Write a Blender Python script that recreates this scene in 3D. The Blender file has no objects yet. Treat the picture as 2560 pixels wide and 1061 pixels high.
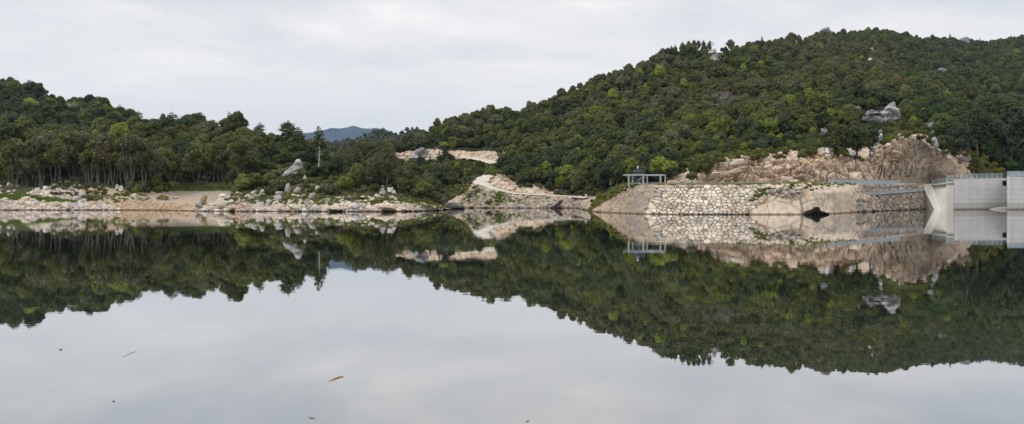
import bpy, math, random
import numpy as np
from mathutils import Vector, Matrix, Euler

RNG = np.random.default_rng(11)
random.seed(5)
F, HOR, CAMZ, CX = 2009.0, 496.0, 2.4, 1280.0
SC = bpy.context.scene
COL = SC.collection

def W(x, y, D):
    return Vector(((x - CX) / F * D, D, CAMZ + (HOR - y) / F * D))
def PX(p):
    return CX + F * p[0] / p[1], HOR - F * (p[2] - CAMZ) / p[1]
def Dw(y):
    return F * CAMZ / (y - HOR)

# ------------------------------------------------------------------ noise
M32 = np.uint64(0xFFFFFFFF)
def hsh(ix, iy, iz, s=0):
    a = (ix.astype(np.int64) * 374761393 + iy.astype(np.int64) * 668265263
         + iz.astype(np.int64) * 1274126177 + int(s) * 974634777).astype(np.uint64) & M32
    a = ((a ^ (a >> np.uint64(13))) * np.uint64(1274126177)) & M32
    a = ((a ^ (a >> np.uint64(15))) * np.uint64(2246822519)) & M32
    a = a ^ (a >> np.uint64(16))
    return (a & np.uint64(0xFFFFFF)).astype(np.float64) / float(0xFFFFFF)
def vnoise(P, s=0):
    i = np.floor(P); f = P - i; f = f * f * (3 - 2 * f); i = i.astype(np.int64)
    o = 0
    for dx in (0, 1):
        for dy in (0, 1):
            for dz in (0, 1):
                w = (f[:, 0] if dx else 1 - f[:, 0]) * (f[:, 1] if dy else 1 - f[:, 1]) * (f[:, 2] if dz else 1 - f[:, 2])
                o = o + w * hsh(i[:, 0] + dx, i[:, 1] + dy, i[:, 2] + dz, s)
    return o
def fbm(P, octv=4, s=0, g=0.5):
    o, a, t = 0, 1.0, 0.0
    for k in range(octv):
        o = o + a * (vnoise(P * 2 ** k, s + k) - .5); t += a; a *= g
    return o / t * 2
def vor(P, s=0):
    i = np.floor(P).astype(np.int64)
    n = len(P); f1 = np.full(n, 9.); f2 = np.full(n, 9.); r = np.zeros((n, 4)); off = np.zeros((n, 3))
    for dx in (-1, 0, 1):
        for dy in (-1, 0, 1):
            for dz in (-1, 0, 1):
                c = i + np.array([dx, dy, dz])
                q = np.stack([hsh(c[:, 0], c[:, 1], c[:, 2], s + k) for k in range(3)], 1)
                v = P - (c + q); d = np.sqrt((v * v).sum(1))
                m = d < f1
                f2 = np.where(m, f1, np.minimum(f2, d))
                if m.any():
                    f1 = np.where(m, d, f1); off[m] = v[m]
                    cm = c[m]
                    r[m] = np.stack([hsh(cm[:, 0], cm[:, 1], cm[:, 2], s + 10 + k) for k in range(4)], 1)
    return f1, f2, r, off
def blocky(P, scale, s=0, tilt=.9, crack=.35, cw=.09):
    """height of jointed rock blocks, in units of the block size"""
    Q = P / np.array(scale)
    Q = Q + .16 * np.stack([fbm(Q * .9, 2, s + 50), fbm(Q * .9, 2, s + 60), fbm(Q * .9, 2, s + 70)], 1)
    f1, f2, r, off = vor(Q, s)
    g = (r[:, 1:4] - .5) * 2
    h = (r[:, 0] - .5) * .9 + tilt * (off * g).sum(1)
    return h - crack * np.exp(-((f2 - f1) / cw) ** 2)

# ------------------------------------------------------------------ objects
def tag(o, label=None, cat=None, group=None, kind=None):
    if label: o['label'] = label
    if cat: o['category'] = cat
    if group: o['group'] = group
    if kind: o['kind'] = kind
    return o
def link(name, me, mat=None, parent=None):
    o = bpy.data.objects.new(name, me); COL.objects.link(o)
    if mat is not None:
        me.materials.clear(); me.materials.append(mat)
    if parent is not None: o.parent = parent
    return o
def empty(name, loc=(0, 0, 0), rz=0):
    o = bpy.data.objects.new(name, None); COL.objects.link(o)
    o.location = loc; o.rotation_euler = (0, 0, rz); o.empty_display_size = .2
    return o
def npmesh(name, V, Fq, smooth=False):
    V = np.asarray(V, dtype=np.float32); Fq = np.asarray(Fq, dtype=np.int32)
    me = bpy.data.meshes.new(name); k = Fq.shape[1]
    me.vertices.add(len(V)); me.vertices.foreach_set('co', V.ravel())
    me.loops.add(Fq.size); me.loops.foreach_set('vertex_index', Fq.ravel())
    me.polygons.add(len(Fq)); me.polygons.foreach_set('loop_start', np.arange(0, Fq.size, k, dtype=np.int32))
    me.update(calc_edges=True)
    if smooth: me.polygons.foreach_set('use_smooth', np.ones(len(Fq), bool))
    return me
class MB:
    def __init__(s): s.v = []; s.f = []
    def box(s, a, b):
        return s.hexa([(a[0], a[1]), (b[0], a[1]), (b[0], b[1]), (a[0], b[1])], a[2], b[2])
    def hexa(s, plan, z0, z1):
        """prism over a plan polygon; z0/z1 number or list per corner"""
        n = len(plan); k = len(s.v)
        z0 = z0 if hasattr(z0, '__len__') else [z0] * n; z1 = z1 if hasattr(z1, '__len__') else [z1] * n
        s.v += [(p[0], p[1], z) for p, z in zip(plan, z0)] + [(p[0], p[1], z) for p, z in zip(plan, z1)]
        s.f += [tuple(k + i for i in range(n))[::-1], tuple(k + n + i for i in range(n))]
        s.f += [(k + i, k + (i + 1) % n, k + n + (i + 1) % n, k + n + i) for i in range(n)]
        return s
    def bar(s, p, q, w, h=None):
        p, q = Vector(p), Vector(q); h = h or w
        d = (q - p).normalized(); u = d.cross(Vector((0, 0, 1)))
        if u.length < .1: u = Vector((1, 0, 0))
        u.normalize(); v = d.cross(u).normalized(); k = len(s.v)
        for c in (p, q):
            for a, b in ((-1, -1), (1, -1), (1, 1), (-1, 1)): s.v.append(tuple(c + u * a * w / 2 + v * b * h / 2))
        s.f += [(k, k + 1, k + 2, k + 3), (k + 7, k + 6, k + 5, k + 4)]
        s.f += [(k + i, k + 4 + i, k + 4 + (i + 1) % 4, k + (i + 1) % 4) for i in range(4)]
        return s
    def tube(s, pts, rad, n=6):
        pts = [Vector(p) for p in pts]; k0 = len(s.v)
        for i, p in enumerate(pts):
            d = (pts[min(i + 1, len(pts) - 1)] - pts[max(i - 1, 0)]).normalized()
            u = d.cross(Vector((.13, .99, .1))); u.normalize(); v = d.cross(u)
            for j in range(n):
                a = 2 * math.pi * j / n
                s.v.append(tuple(p + (u * math.cos(a) + v * math.sin(a)) * rad[i]))
        for i in range(len(pts) - 1):
            for j in range(n):
                a = k0 + i * n + j; b = k0 + i * n + (j + 1) % n
                s.f.append((a, b, b + n, a + n))
        s.f.append(tuple(k0 + j for j in range(n))[::-1]); s.f.append(tuple(k0 + (len(pts) - 1) * n + j for j in range(n)))
        return s
    def mesh(s, name='mesh', smooth=False):
        me = bpy.data.meshes.new(name); me.from_pydata(s.v, [], s.f); me.update()
        if smooth:
            for p in me.polygons: p.use_smooth = True
        return me
    def build(s, name, mat, parent=None, smooth=False):
        return link(name, s.mesh(name, smooth), mat, parent)

# ------------------------------------------------------------------ materials
def mat(name):
    m = bpy.data.materials.new(name); m.use_nodes = True; m.node_tree.nodes.clear()
    return m
class N:
    def __init__(s, m): s.t = m.node_tree if hasattr(m, 'node_tree') else m
    def n(s, typ, **kw):
        x = s.t.nodes.new(typ)
        for k, v in kw.items():
            if k.startswith('i_'):
                key = k[2:]; key = int(key) if key.isdigit() else key.replace('_', ' ')
                if isinstance(v, bpy.types.NodeSocket): s.t.links.new(v, x.inputs[key])
                else: x.inputs[key].default_value = v
            else: setattr(x, k, v)
        return x
    def mix(s, fac, a, b, blend='MIX'):
        x = s.t.nodes.new('ShaderNodeMix'); x.data_type = 'RGBA'; x.blend_type = blend
        for sock, v in ((x.inputs[0], fac), (x.inputs[6], a), (x.inputs[7], b)):
            if isinstance(v, bpy.types.NodeSocket): s.t.links.new(v, sock)
            else: sock.default_value = (*v, 1) if isinstance(v, tuple) and len(v) == 3 else v
        return x.outputs[2]
    def math(s, op, a, b=0.0, clamp=False):
        x = s.t.nodes.new('ShaderNodeMath'); x.operation = op; x.use_clamp = clamp
        for i, v in enumerate((a, b)):
            if isinstance(v, bpy.types.NodeSocket): s.t.links.new(v, x.inputs[i])
            else: x.inputs[i].default_value = v
        return x.outputs[0]
    def ramp(s, fac, *stops):
        x = s.t.nodes.new('ShaderNodeValToRGB'); e = x.color_ramp.elements
        while len(e) < len(stops): e.new(.5)
        for i, (p, c) in enumerate(stops):
            e[i].position = p; e[i].color = (*c, 1) if hasattr(c, '__len__') else (c, c, c, 1)
        s.t.links.new(fac, x.inputs[0]); return x.outputs[0]
    def noise(s, vec, scale, detail=4, rough=.55, dist=0.):
        return s.n('ShaderNodeTexNoise', i_Vector=vec, i_Scale=scale, i_Detail=detail, i_Roughness=rough, i_Distortion=dist).outputs[0]
    def surf(s, col, rough=.8, spec=.3, normal=None, **kw):
        p = s.n('ShaderNodeBsdfPrincipled', i_Base_Color=col, i_Roughness=rough, **kw)
        p.inputs['Specular IOR Level'].default_value = spec
        if normal is not None: s.t.links.new(normal, p.inputs['Normal'])
        o = s.n('ShaderNodeOutputMaterial'); s.t.links.new(p.outputs[0], o.inputs[0]); return p

def leaf_material(name, rough=.55):
    m = mat(name); n = N(m)
    tint = n.n('ShaderNodeAttribute', attribute_type='INSTANCER', attribute_name='tint').outputs['Color']
    var = n.n('ShaderNodeAttribute', attribute_type='GEOMETRY', attribute_name='leaf_var').outputs['Fac']
    geo = n.n('ShaderNodeNewGeometry').outputs['Position']
    nz = n.noise(geo, .9, 2)
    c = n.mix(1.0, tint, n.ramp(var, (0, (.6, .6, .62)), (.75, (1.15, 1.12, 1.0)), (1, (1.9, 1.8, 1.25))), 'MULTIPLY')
    c = n.mix(1.0, c, n.ramp(nz, (.3, (.8, .84, .85)), (.7, (1.25, 1.18, 1.1))), 'MULTIPLY')
    p = n.n('ShaderNodeBsdfPrincipled', i_Base_Color=c, i_Roughness=rough); p.inputs['Specular IOR Level'].default_value = .22
    tr = n.n('ShaderNodeBsdfTranslucent', i_Color=c)
    mx = n.n('ShaderNodeMixShader', i_0=.2, i_1=p.outputs[0], i_2=tr.outputs[0])
    n.n('ShaderNodeOutputMaterial', i_0=mx.outputs[0])
    return m
M_LEAF = leaf_material('foliage')

def bark_material():
    m = mat('bark'); n = N(m)
    tc = n.n('ShaderNodeTexCoord').outputs['Object']
    mp = n.n('ShaderNodeMapping', i_Vector=tc); mp.inputs['Scale'].default_value = (3, 3, .6)
    c = n.ramp(n.noise(mp.outputs[0], 2.5, 5), (.3, (.09, .075, .06)), (.7, (.24, .21, .17)))
    n.surf(c, .9, .1); return m
M_BARK = bark_material()
def plain(name, col, rough=.7, spec=.3, vary=.25, scale=3., metallic=0.):
    m = mat(name); n = N(m); tc = n.n('ShaderNodeTexCoord').outputs['Object']
    c = n.ramp(n.noise(tc, scale, 5), (.3, tuple(v * (1 - vary) for v in col)), (.7, tuple(min(1, v * (1 + vary)) for v in col)))
    n.surf(c, rough, spec, i_Metallic=metallic); return m
M_DEAD = plain('weathered_wood', (.33, .30, .27), .9, .1)
M_SNAG = plain('bleached_wood', (.52, .5, .46), .9, .1)

def rock_material(name, a, b, dark, stain=0.5, tint=False, wet=True, soil=None, crackscale=.35):
    """granite: two body colours in patches, mineral speckle, dark lichen/joint stains, a dark wet band at the water"""
    m = mat(name); n = N(m)
    geo = n.n('ShaderNodeNewGeometry'); pos = geo.outputs['Position']
    big = n.noise(pos, .16, 4, .6); med = n.noise(pos, .9, 6, .65); fine = n.noise(pos, 5., 4, .6)
    c = n.mix(n.ramp(big, (.38, 0.), (.62, 1.)), a, b)
    c = n.mix(1.0, c, n.ramp(med, (.25, (.62, .6, .57)), (.5, (1., 1., 1.)), (.8, (1.22, 1.22, 1.22))), 'MULTIPLY')
    if soil:
        sm = n.n('ShaderNodeMapping', i_Vector=pos); sm.inputs['Scale'].default_value = (1, 1, 1.8)
        sz = n.noise(sm.outputs[0], .22, 5, .6)
        c = n.mix(n.ramp(sz, (.52, 0.), (.6, .85)), c, soil)
    if crackscale:
        warp = n.mix(.07, pos, n.n('ShaderNodeTexNoise', i_Vector=pos, i_Scale=.5, i_Detail=4).outputs['Color'], 'ADD')
        mp = n.n('ShaderNodeMapping', i_Vector=warp); mp.inputs['Scale'].default_value = (.8, .8, 1.5); mp.inputs['Rotation'].default_value = (.2, .35, 0)
        vo = n.n('ShaderNodeTexVoronoi', feature='DISTANCE_TO_EDGE', i_Vector=mp.outputs[0], i_Scale=crackscale).outputs['Distance']
        c = n.mix(n.math('MULTIPLY', n.math('MULTIPLY', n.ramp(vo, (0., 1.), (.04, 0.)), stain), n.ramp(n.noise(pos, .35, 3), (.42, 0.), (.58, 1.))), c, dark)
    if stain > .8:
        m2 = n.n('ShaderNodeMapping', i_Vector=pos); m2.inputs['Scale'].default_value = (.55, .6, 1.6); m2.inputs['Rotation'].default_value = (.1, .4, .2)
        v2 = n.n('ShaderNodeTexVoronoi', feature='DISTANCE_TO_EDGE', i_Vector=m2.outputs[0], i_Scale=1.1).outputs['Distance']
        c = n.mix(n.math('MULTIPLY', n.math('MULTIPLY', n.ramp(v2, (0., 1.), (.05, 0.)), .7), n.ramp(n.noise(pos, .6, 3), (.45, 0.), (.55, 1.))), c, dark)
    gr = n.n('ShaderNodeAttribute', attribute_type='GEOMETRY', attribute_name='grime_and_shade').outputs['Fac']
    c = n.mix(n.math('MULTIPLY', gr, n.ramp(med, (.3, 1.), (.75, .45))), c, (.20, .165, .125))
    st = n.n('ShaderNodeMapping', i_Vector=pos); st.inputs['Scale'].default_value = (1.2, 1.2, .25)
    sn = n.noise(st.outputs[0], 1.1, 5, .7)
    c = n.mix(n.math('MULTIPLY', n.ramp(sn, (.58, 0.), (.74, 1.)), stain * .45), c, dark)
    c = n.mix(1.0, c, n.ramp(fine, (.3, (.85, .85, .85)), (.7, (1.12, 1.12, 1.12))), 'MULTIPLY')
    if tint:
        t = n.n('ShaderNodeAttribute', attribute_type='INSTANCER', attribute_name='tint').outputs['Color']
        c = n.mix(1.0, c, t, 'MULTIPLY')
    r = .85
    if wet:
        z = n.n('ShaderNodeSeparateXYZ', i_0=pos).outputs[2]
        zz = n.math('ADD', z, n.math('MULTIPLY', n.math('SUBTRACT', med, .5), .35))
        w = n.ramp(n.math('MULTIPLY', zz, 2., True), (.22, 1.), (.5, 0.))
        c = n.mix(w, c, n.mix(1.0, c, (.36, .3, .24), 'MULTIPLY'))
    bp = n.n('ShaderNodeBump', i_Strength=.5, i_Distance=.12, i_Height=n.noise(pos, 2.2, 6, .7))
    n.surf(c, r, .25, bp.outputs[0]); return m
M_ROCK = rock_material('pink_granite', (.70, .56, .43), (.54, .46, .38), (.10, .07, .05), .85, soil=(.40, .27, .16))
M_DOME = rock_material('pale_granite', (.70, .60, .49), (.58, .49, .40), (.24, .17, .12), .6, crackscale=.22, soil=(.56, .42, .29))
M_STONE = rock_material('loose_stone', (.64, .60, .55), (.50, .46, .41), (.16, .14, .12), .55, tint=True, crackscale=0)

def soil_material(name, cols, green=None):
    m = mat(name); n = N(m); pos = n.n('ShaderNodeNewGeometry').outputs['Position']
    a = n.noise(pos, .12, 6, .65); b = n.noise(pos, 1.4, 6, .7)
    c = n.mix(n.ramp(a, (.4, 0.), (.6, 1.)), cols[0], cols[1])
    c = n.mix(1.0, c, n.ramp(b, (.3, (.7, .7, .7)), (.7, (1.25, 1.25, 1.25))), 'MULTIPLY')
    if green:
        g = n.n('ShaderNodeAttribute', attribute_type='GEOMETRY', attribute_name='cover').outputs['Fac']
        gn = n.math('ADD', g, n.math('MULTIPLY', n.math('SUBTRACT', n.noise(pos, .5, 5, .7), .5), 1.4))
        c = n.mix(n.ramp(gn, (.45, 0.), (.6, 1.)), c, n.mix(n.ramp(b, (.35, 0.), (.65, 1.)), green[0], green[1]))
    z = n.n('ShaderNodeSeparateXYZ', i_0=pos).outputs[2]
    w = n.ramp(n.math('MULTIPLY', z, 2., True), (.15, 1.), (.5, 0.))
    c = n.mix(w, c, n.mix(1.0, c, (.4, .34, .28), 'MULTIPLY'))
    bp = n.n('ShaderNodeBump', i_Strength=.6, i_Distance=.2, i_Height=n.noise(pos, 1.3, 6, .7))
    n.surf(c, .92, .15, bp.outputs[0]); return m
M_BANK = soil_material('bank_soil', ((.48, .36, .25), (.36, .31, .26)), ((.05, .065, .02), (.10, .10, .045)))
M_HILL = soil_material('hill_soil', ((.05, .045, .028), (.035, .04, .02)), ((.04, .05, .02), (.05, .05, .028)))
M_ROAD = plain('road_gravel', (.62, .57, .5), .9, .15, .12, 1.2)
M_FAR = plain('far_mountain', (.06, .07, .07), .95, .1, .5, .004)
M_GROUND = plain('valley_ground', (.07, .07, .04), .95, .1, .3, .02)

# ------------------------------------------------------------------ terrain sheets
def prof(tbl):
    xs = np.array([t[0] for t in tbl], float); ys = np.array([t[1] for t in tbl], float)
    ds = np.array([t[2] for t in tbl], float) if len(tbl[0]) > 2 else None
    return xs, ys, ds
class Sheet:
    """rows: list of functions x -> (D, z) arrays; sub: how many cells between consecutive rows"""
    def __init__(s, xs, rows, sub):
        D = []; Z = []
        R = [r(xs) for r in rows]
        for k in range(len(R) - 1):
            for j in range(sub[k]):
                t = j / sub[k]; D.append(R[k][0] * (1 - t) + R[k + 1][0] * t); Z.append(R[k][1] * (1 - t) + R[k + 1][1] * t)
        D.append(R[-1][0]); Z.append(R[-1][1])
        s.xs = xs; s.D = np.array(D); s.Z = np.array(Z); s.starts = np.cumsum([0] + list(sub))
        s.upd()
    def upd(s):
        s.P = np.stack([(s.xs[None, :] - CX) / F * s.D, s.D, s.Z], 2)
    def smooth(s, k):
        for _ in range(k):
            for A in (s.D, s.Z): A[1:-1] = (A[:-2] + 2 * A[1:-1] + A[2:]) / 4
            for A in (s.D, s.Z): A[:, 1:-1] = (A[:, :-2] + 2 * A[:, 1:-1] + A[:, 2:]) / 4
        s.upd()
    def mesh(s, name, mask=None, smooth=True, cover=None):
        R, C = s.D.shape; V = s.P.reshape(-1, 3)
        i = np.arange(R - 1)[:, None] * C + np.arange(C - 1)[None, :]
        q = np.stack([i, i + 1, i + 1 + C, i + C], 2)
        if mask is not None: q = q[mask]
        me = npmesh(name, V, q.reshape(-1, 4), smooth)
        if cover is not None:
            a = me.attributes.new('cover', 'FLOAT', 'POINT'); a.data.foreach_set('value', cover.astype(np.float32).ravel())
        return me
    def scatter(s, n, ok=None, mind=0., r0=0, r1=None, seed=0, cols=None):
        """n random points over rows r0..r1 (control-row numbers), spaced at least mind apart"""
        a, b = s.starts[r0], s.starts[r1 if r1 is not None else -1]
        rg = np.random.default_rng(seed); P = s.P[a:b + 1]
        if cols: P = P[:, (s.xs >= cols[0]) & (s.xs <= cols[1])]
        e1 = P[:-1, 1:] - P[:-1, :-1]; e2 = P[1:, :-1] - P[:-1, :-1]
        ar = np.linalg.norm(np.cross(e1, e2), axis=2).ravel()
        idx = rg.choice(len(ar), size=n, p=ar / ar.sum()); C1 = P.shape[1] - 1
        r, c = idx // C1, idx % C1; u, v = rg.random(n)[:, None], rg.random(n)[:, None]
        Q = P[r, c] * (1 - u) * (1 - v) + P[r, c + 1] * u * (1 - v) + P[r + 1, c] * (1 - u) * v + P[r + 1, c + 1] * u * v
        if ok is not None:
            x, y = CX + F * Q[:, 0] / Q[:, 1], HOR - F * (Q[:, 2] - CAMZ) / Q[:, 1]
            Q = Q[ok(x, y, Q)]
        if mind > 0:
            cell = {}; keep = []
            for k, p in enumerate(Q):
                g = (int(p[0] // mind), int(p[1] // mind)); bad = False
                for dx in (-1, 0, 1):
                    for dy in (-1, 0, 1):
                        for j in cell.get((g[0] + dx, g[1] + dy), ()):
                            if (Q[j][0] - p[0]) ** 2 + (Q[j][1] - p[1]) ** 2 < mind * mind: bad = True; break
                        if bad: break
                    if bad: break
                if not bad: cell.setdefault(g, []).append(k); keep.append(k)
            Q = Q[keep]
        return Q
def rowY(tbl):                 # (x, y_px, D)
    xs, ys, ds = prof(tbl)
    def f(x):
        D = np.interp(x, xs, ds); y = np.interp(x, xs, ys); return D, CAMZ + (HOR - y) / F * D
    return f
def rowW(tbl, dd=0., z=0.):    # (x, waterline y)
    xs, ys, _ = prof(tbl)
    def f(x):
        D = F * CAMZ / (np.interp(x, xs, ys) - HOR) + dd; return D, np.full_like(D, z)
    return f
def shiftrow(f, dD, dz):
    def g(x):
        D, z = f(x); return D + dD, z + dz
    return g
def inpoly(x, y, poly):
    r = np.zeros(np.shape(x), bool); n = len(poly)
    for i in range(n):
        x0, y0 = poly[i]; x1, y1 = poly[(i + 1) % n]
        if y0 == y1: continue
        r ^= ((y0 > y) != (y1 > y)) & (x < (x1 - x0) * (y - y0) / (y1 - y0) + x0)
    return r

# ---- right side of the lake
RW = [(850, 519), (1130, 520.5), (1450, 521), (1465, 526), (1490, 531), (1600, 535.5), (1700, 537), (2000, 537), (2080, 535), (2140, 531.5), (2200, 528), (2330, 522.5), (3400, 523)]
R1 = rowY([(850, 510, 240), (985, 505, 235), (1090, 506, 222), (1130, 503, 215), (1150, 489, 213), (1175, 470, 212), (1190, 463, 212), (1205, 471, 211), (1240, 482, 209), (1290, 490, 207), (1350, 493, 206), (1440, 497, 203), (1470, 500, 185), (1500, 496, 160), (1530, 482, 140), (1560, 468, 130), (1600, 463, 126), (1650, 462, 123), (1960, 459, 123), (2000, 457, 124), (2140, 459, 142), (2200, 459, 150), (2320, 461, 180), (3400, 458, 195)])
R2 = rowY([(850, 500, 246), (985, 494, 241), (1130, 486, 222), (1170, 455, 219), (1190, 453, 220), (1215, 452, 220), (1240, 469, 216), (1290, 484, 212), (1350, 488, 211), (1440, 493, 208), (1500, 490, 175), (1530, 478, 155), (1560, 466, 140), (1600, 461, 138), (1960, 460, 138), (2140, 459, 150), (2320, 457, 184), (3400, 452, 205)])
R3 = rowY([(850, 480, 256), (985, 470, 250), (1130, 458, 240), (1190, 441, 235), (1235, 431, 228), (1265, 441, 222), (1300, 466, 218), (1345, 460, 222), (1372, 478, 216), (1440, 482, 213), (1500, 484, 190), (1560, 464, 160), (1660, 463, 150), (1700, 447, 150), (1750, 425, 152), (1800, 412, 153), (1850, 399, 155), (1900, 402, 157), (1950, 410, 157), (2000, 396, 158), (2060, 381, 158), (2090, 382, 160), (2130, 398, 160), (2160, 408, 161), (2200, 378, 163), (2250, 347, 166), (2300, 348, 170), (2330, 372, 172), (2380, 402, 178), (2430, 432, 185), (2560, 445, 200), (3400, 440, 215)])
R4 = rowY([(850, 425, 285), (985, 410, 285), (1130, 402, 290), (1190, 403, 285), (1245, 414, 268), (1280, 414, 250), (1400, 415, 245), (1600, 415, 205), (1700, 405, 180), (1800, 390, 172), (2000, 372, 176), (2200, 345, 182), (2300, 330, 188), (2400, 370, 200), (2560, 405, 220), (3400, 400, 235)])
R5 = rowY([(850, 405, 296), (985, 384, 296), (1040, 376, 298), (1100, 375, 299), (1200, 378, 297), (1275, 376, 285), (1300, 366, 282), (1400, 348, 287), (1600, 325, 270), (1800, 312, 238), (2000, 292, 236), (2200, 264, 245), (2350, 275, 258), (2560, 310, 285), (3400, 290, 300)])
R6 = rowY([(850, 404, 303), (985, 385, 303), (1040, 374, 306), (1100, 352, 314), (1200, 332, 316), (1280, 335, 308), (1400, 302, 312), (1600, 252, 322), (1800, 215, 312), (1960, 205, 322), (2200, 178, 400), (2560, 195, 450), (3400, 170, 450)])
R7 = rowY([(850, 410, 315), (985, 384, 318), (1040, 370, 325), (1100, 330, 338), (1150, 310, 345), (1240, 286, 345), (1300, 295, 342), (1340, 280, 350), (1400, 254, 360), (1450, 229, 365), (1500, 212, 370), (1560, 190, 375), (1620, 175, 380), (1640, 148, 385), (1700, 134, 386), (1790, 128, 388), (1850, 128, 390), (1905, 124, 392), (1960, 118, 410), (2000, 108, 450), (2060, 90, 560), (2120, 92, 620), (2190, 81, 640), (2240, 90, 645), (2290, 101, 650), (2400, 110, 720), (2500, 110, 780), (2560, 97, 800), (3400, 70, 800)])
R8 = shiftrow(R7, 110, -22)
R9 = shiftrow(R7, 500, -75)
xsR = np.concatenate([np.arange(850, 2620, 5.), np.arange(2620, 3401, 20.)])
hillR = Sheet(xsR, [rowW(RW, -7, -3), rowW(RW), R1, R2, R3, R4, R5, R6, R7, R8, R9], [2, 5, 3, 6, 10, 12, 12, 40, 8, 4])
hillR.Z[14:] += (fbm(hillR.P[14:].reshape(-1, 3) * np.array([.02, .02, 0]), 4, 3) * 2.6).reshape(hillR.Z[14:].shape) * np.clip((hillR.D[14:] - 190) / 150, 0, 1)
hillR.upd()
XC, RS = hillR.xs, hillR.starts
mask = np.ones((hillR.D.shape[0] - 1, hillR.D.shape[1] - 1), bool)
xm = (XC[:-1] + XC[1:]) / 2
mask[RS[0]:RS[3], :] &= ~((xm > 1125) & (xm < 2330))[None]
mask[RS[3]:RS[5], :] &= ~((xm > 1675) & (xm < 2445))[None]
mask[RS[5]:RS[6], :] &= ~((xm > 990) & (xm < 1282))[None]
mask[RS[3]:RS[4], :] &= ~((xm > 1190) & (xm < 1400))[None]
o = link('hill', hillR.mesh('hill', mask, True, np.where(hillR.Z > 5, 1., .3)), M_HILL); tag(o, kind='structure')

# fine rocky bank between the water and the road/terrace
def mid01(x):
    D0, _ = rowW(RW)(x); D1, z1 = R1(x)
    k = np.interp(x, [1600, 1620, 1850, 1872, 1900, 1945, 2008, 2030, 2070, 2120, 2145, 2160], [0, 0, 0, -.2, .35, .62, .15, .72, .8, .68, .3, 0])
    t = .45 - .22 * np.clip(k, 0, 1)
    z = z1 * (.5 + .26 * k)
    return D0 * (1 - t) + D1 * t, z
xsB = np.arange(1120, 2336, .9)
bank = Sheet(xsB, [rowW(RW, -5, -2.5), rowW(RW, 0, -.05), mid01, R1, R2, shiftrow(R2, 3, -1.)], [6, 26, 26, 14, 4])
bank.smooth(3)
P = bank.P.reshape(-1, 3)
sc = np.interp(P[:, 0] / P[:, 1] * F + CX, [1120, 1460, 1500, 1600, 1870, 1885, 2140, 2155, 2335], [1, 1, .6, .45, .2, .3, .3, 1.1, 1.1])
d = blocky(P, (2.2, 1.8, 1.0), 21) * .75 + blocky(P, (.9, .7, .5), 27) * .3 + fbm(P * .35, 4, 5) * .5
xb = (P[:, 0] / P[:, 1] * F + CX)
dome = ((xb > 1880) & (xb < 2145))
d = np.where(dome, fbm(P * np.array([.3, .3, .4]), 5, 9, .6) * 2.2 + blocky(P, (4.5, 4, 2.6), 33, .3, .8, .04) * 1.2 + fbm(P * 1.6, 4, 36) * .22, d)
fl = np.zeros(bank.D.shape); fl[:] = 1
r1 = bank.starts[3]; fl[r1 - 1:] = .06
d = (d * sc).reshape(bank.D.shape) * fl
bank.D -= d * .75; bank.Z += d * .55; bank.upd()
cov = np.where(bank.xs[None, :] < 1530, .42, .27) * np.ones(bank.D.shape)
YB = HOR - F * (bank.Z - CAMZ) / bank.D; XB = bank.xs[None, :] * np.ones(bank.D.shape)
cov[inpoly(XB, YB, [(1612, 540), (1640, 466), (1960, 464), (1872, 540)])] = .8  # bed darkened to give the shade between the riprap stones
HB = inpoly(XB, YB, [(1868, 520), (1955, 462), (1972, 464), (1900, 508)])
cov[:, (bank.xs > 1880)] = 0.
dm = (bank.xs[:-1] > 1872) & (bank.xs[:-1] < 2150)
mk = np.ones((bank.D.shape[0] - 1, bank.D.shape[1] - 1), bool)
def sub(mk2): 
    return mk & mk2
rocky = ((bank.xs[:-1] < 1475) | (bank.xs[:-1] > 2150))
o = link('shore', bank.mesh('shore', sub((bank.xs[:-1] < 1475)[None, :]), False), M_ROCK); tag(o, kind='structure')
o = link('rock_shore', bank.mesh('ledge_shore', sub((bank.xs[:-1] >= 2150)[None, :]), False), M_DOME); tag(o, kind='structure')
o = link('terrace', bank.mesh('terrace', sub((~rocky & ~dm)[None, :]), True, cov), M_BANK); tag(o, kind='structure')
rme = bank.mesh('rock_shore', sub(dm[None, :]), True); ga = rme.attributes.new('grime_and_shade', 'FLOAT', 'POINT')
cleft_shade = inpoly(XB, YB, [(2004, 540), (2001, 512), (1996, 497), (2002, 497), (2006, 512), (2010, 540)]) * .8  # shade of a vertical crevice painted as a thin dark line
gm_ = np.maximum(cleft_shade, inpoly(XB, YB, [(2042, 498), (2052, 494), (2058, 500), (2074, 488), (2080, 491), (2062, 504), (2050, 501)]) * .6)  # small notch likewise drawn by dark colour alone
gm_ = np.maximum(gm_, inpoly(XB, YB, [(1908, 482), (1925, 470), (1965, 464), (2012, 468), (2024, 484), (1998, 498), (1950, 494)]) * .75); gm_ = np.maximum(gm_, HB * .7)
ga.data.foreach_set('value', gm_.astype(np.float32).ravel()); o = link('rock_shore', rme, M_DOME); tag(o, kind='structure')

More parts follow.
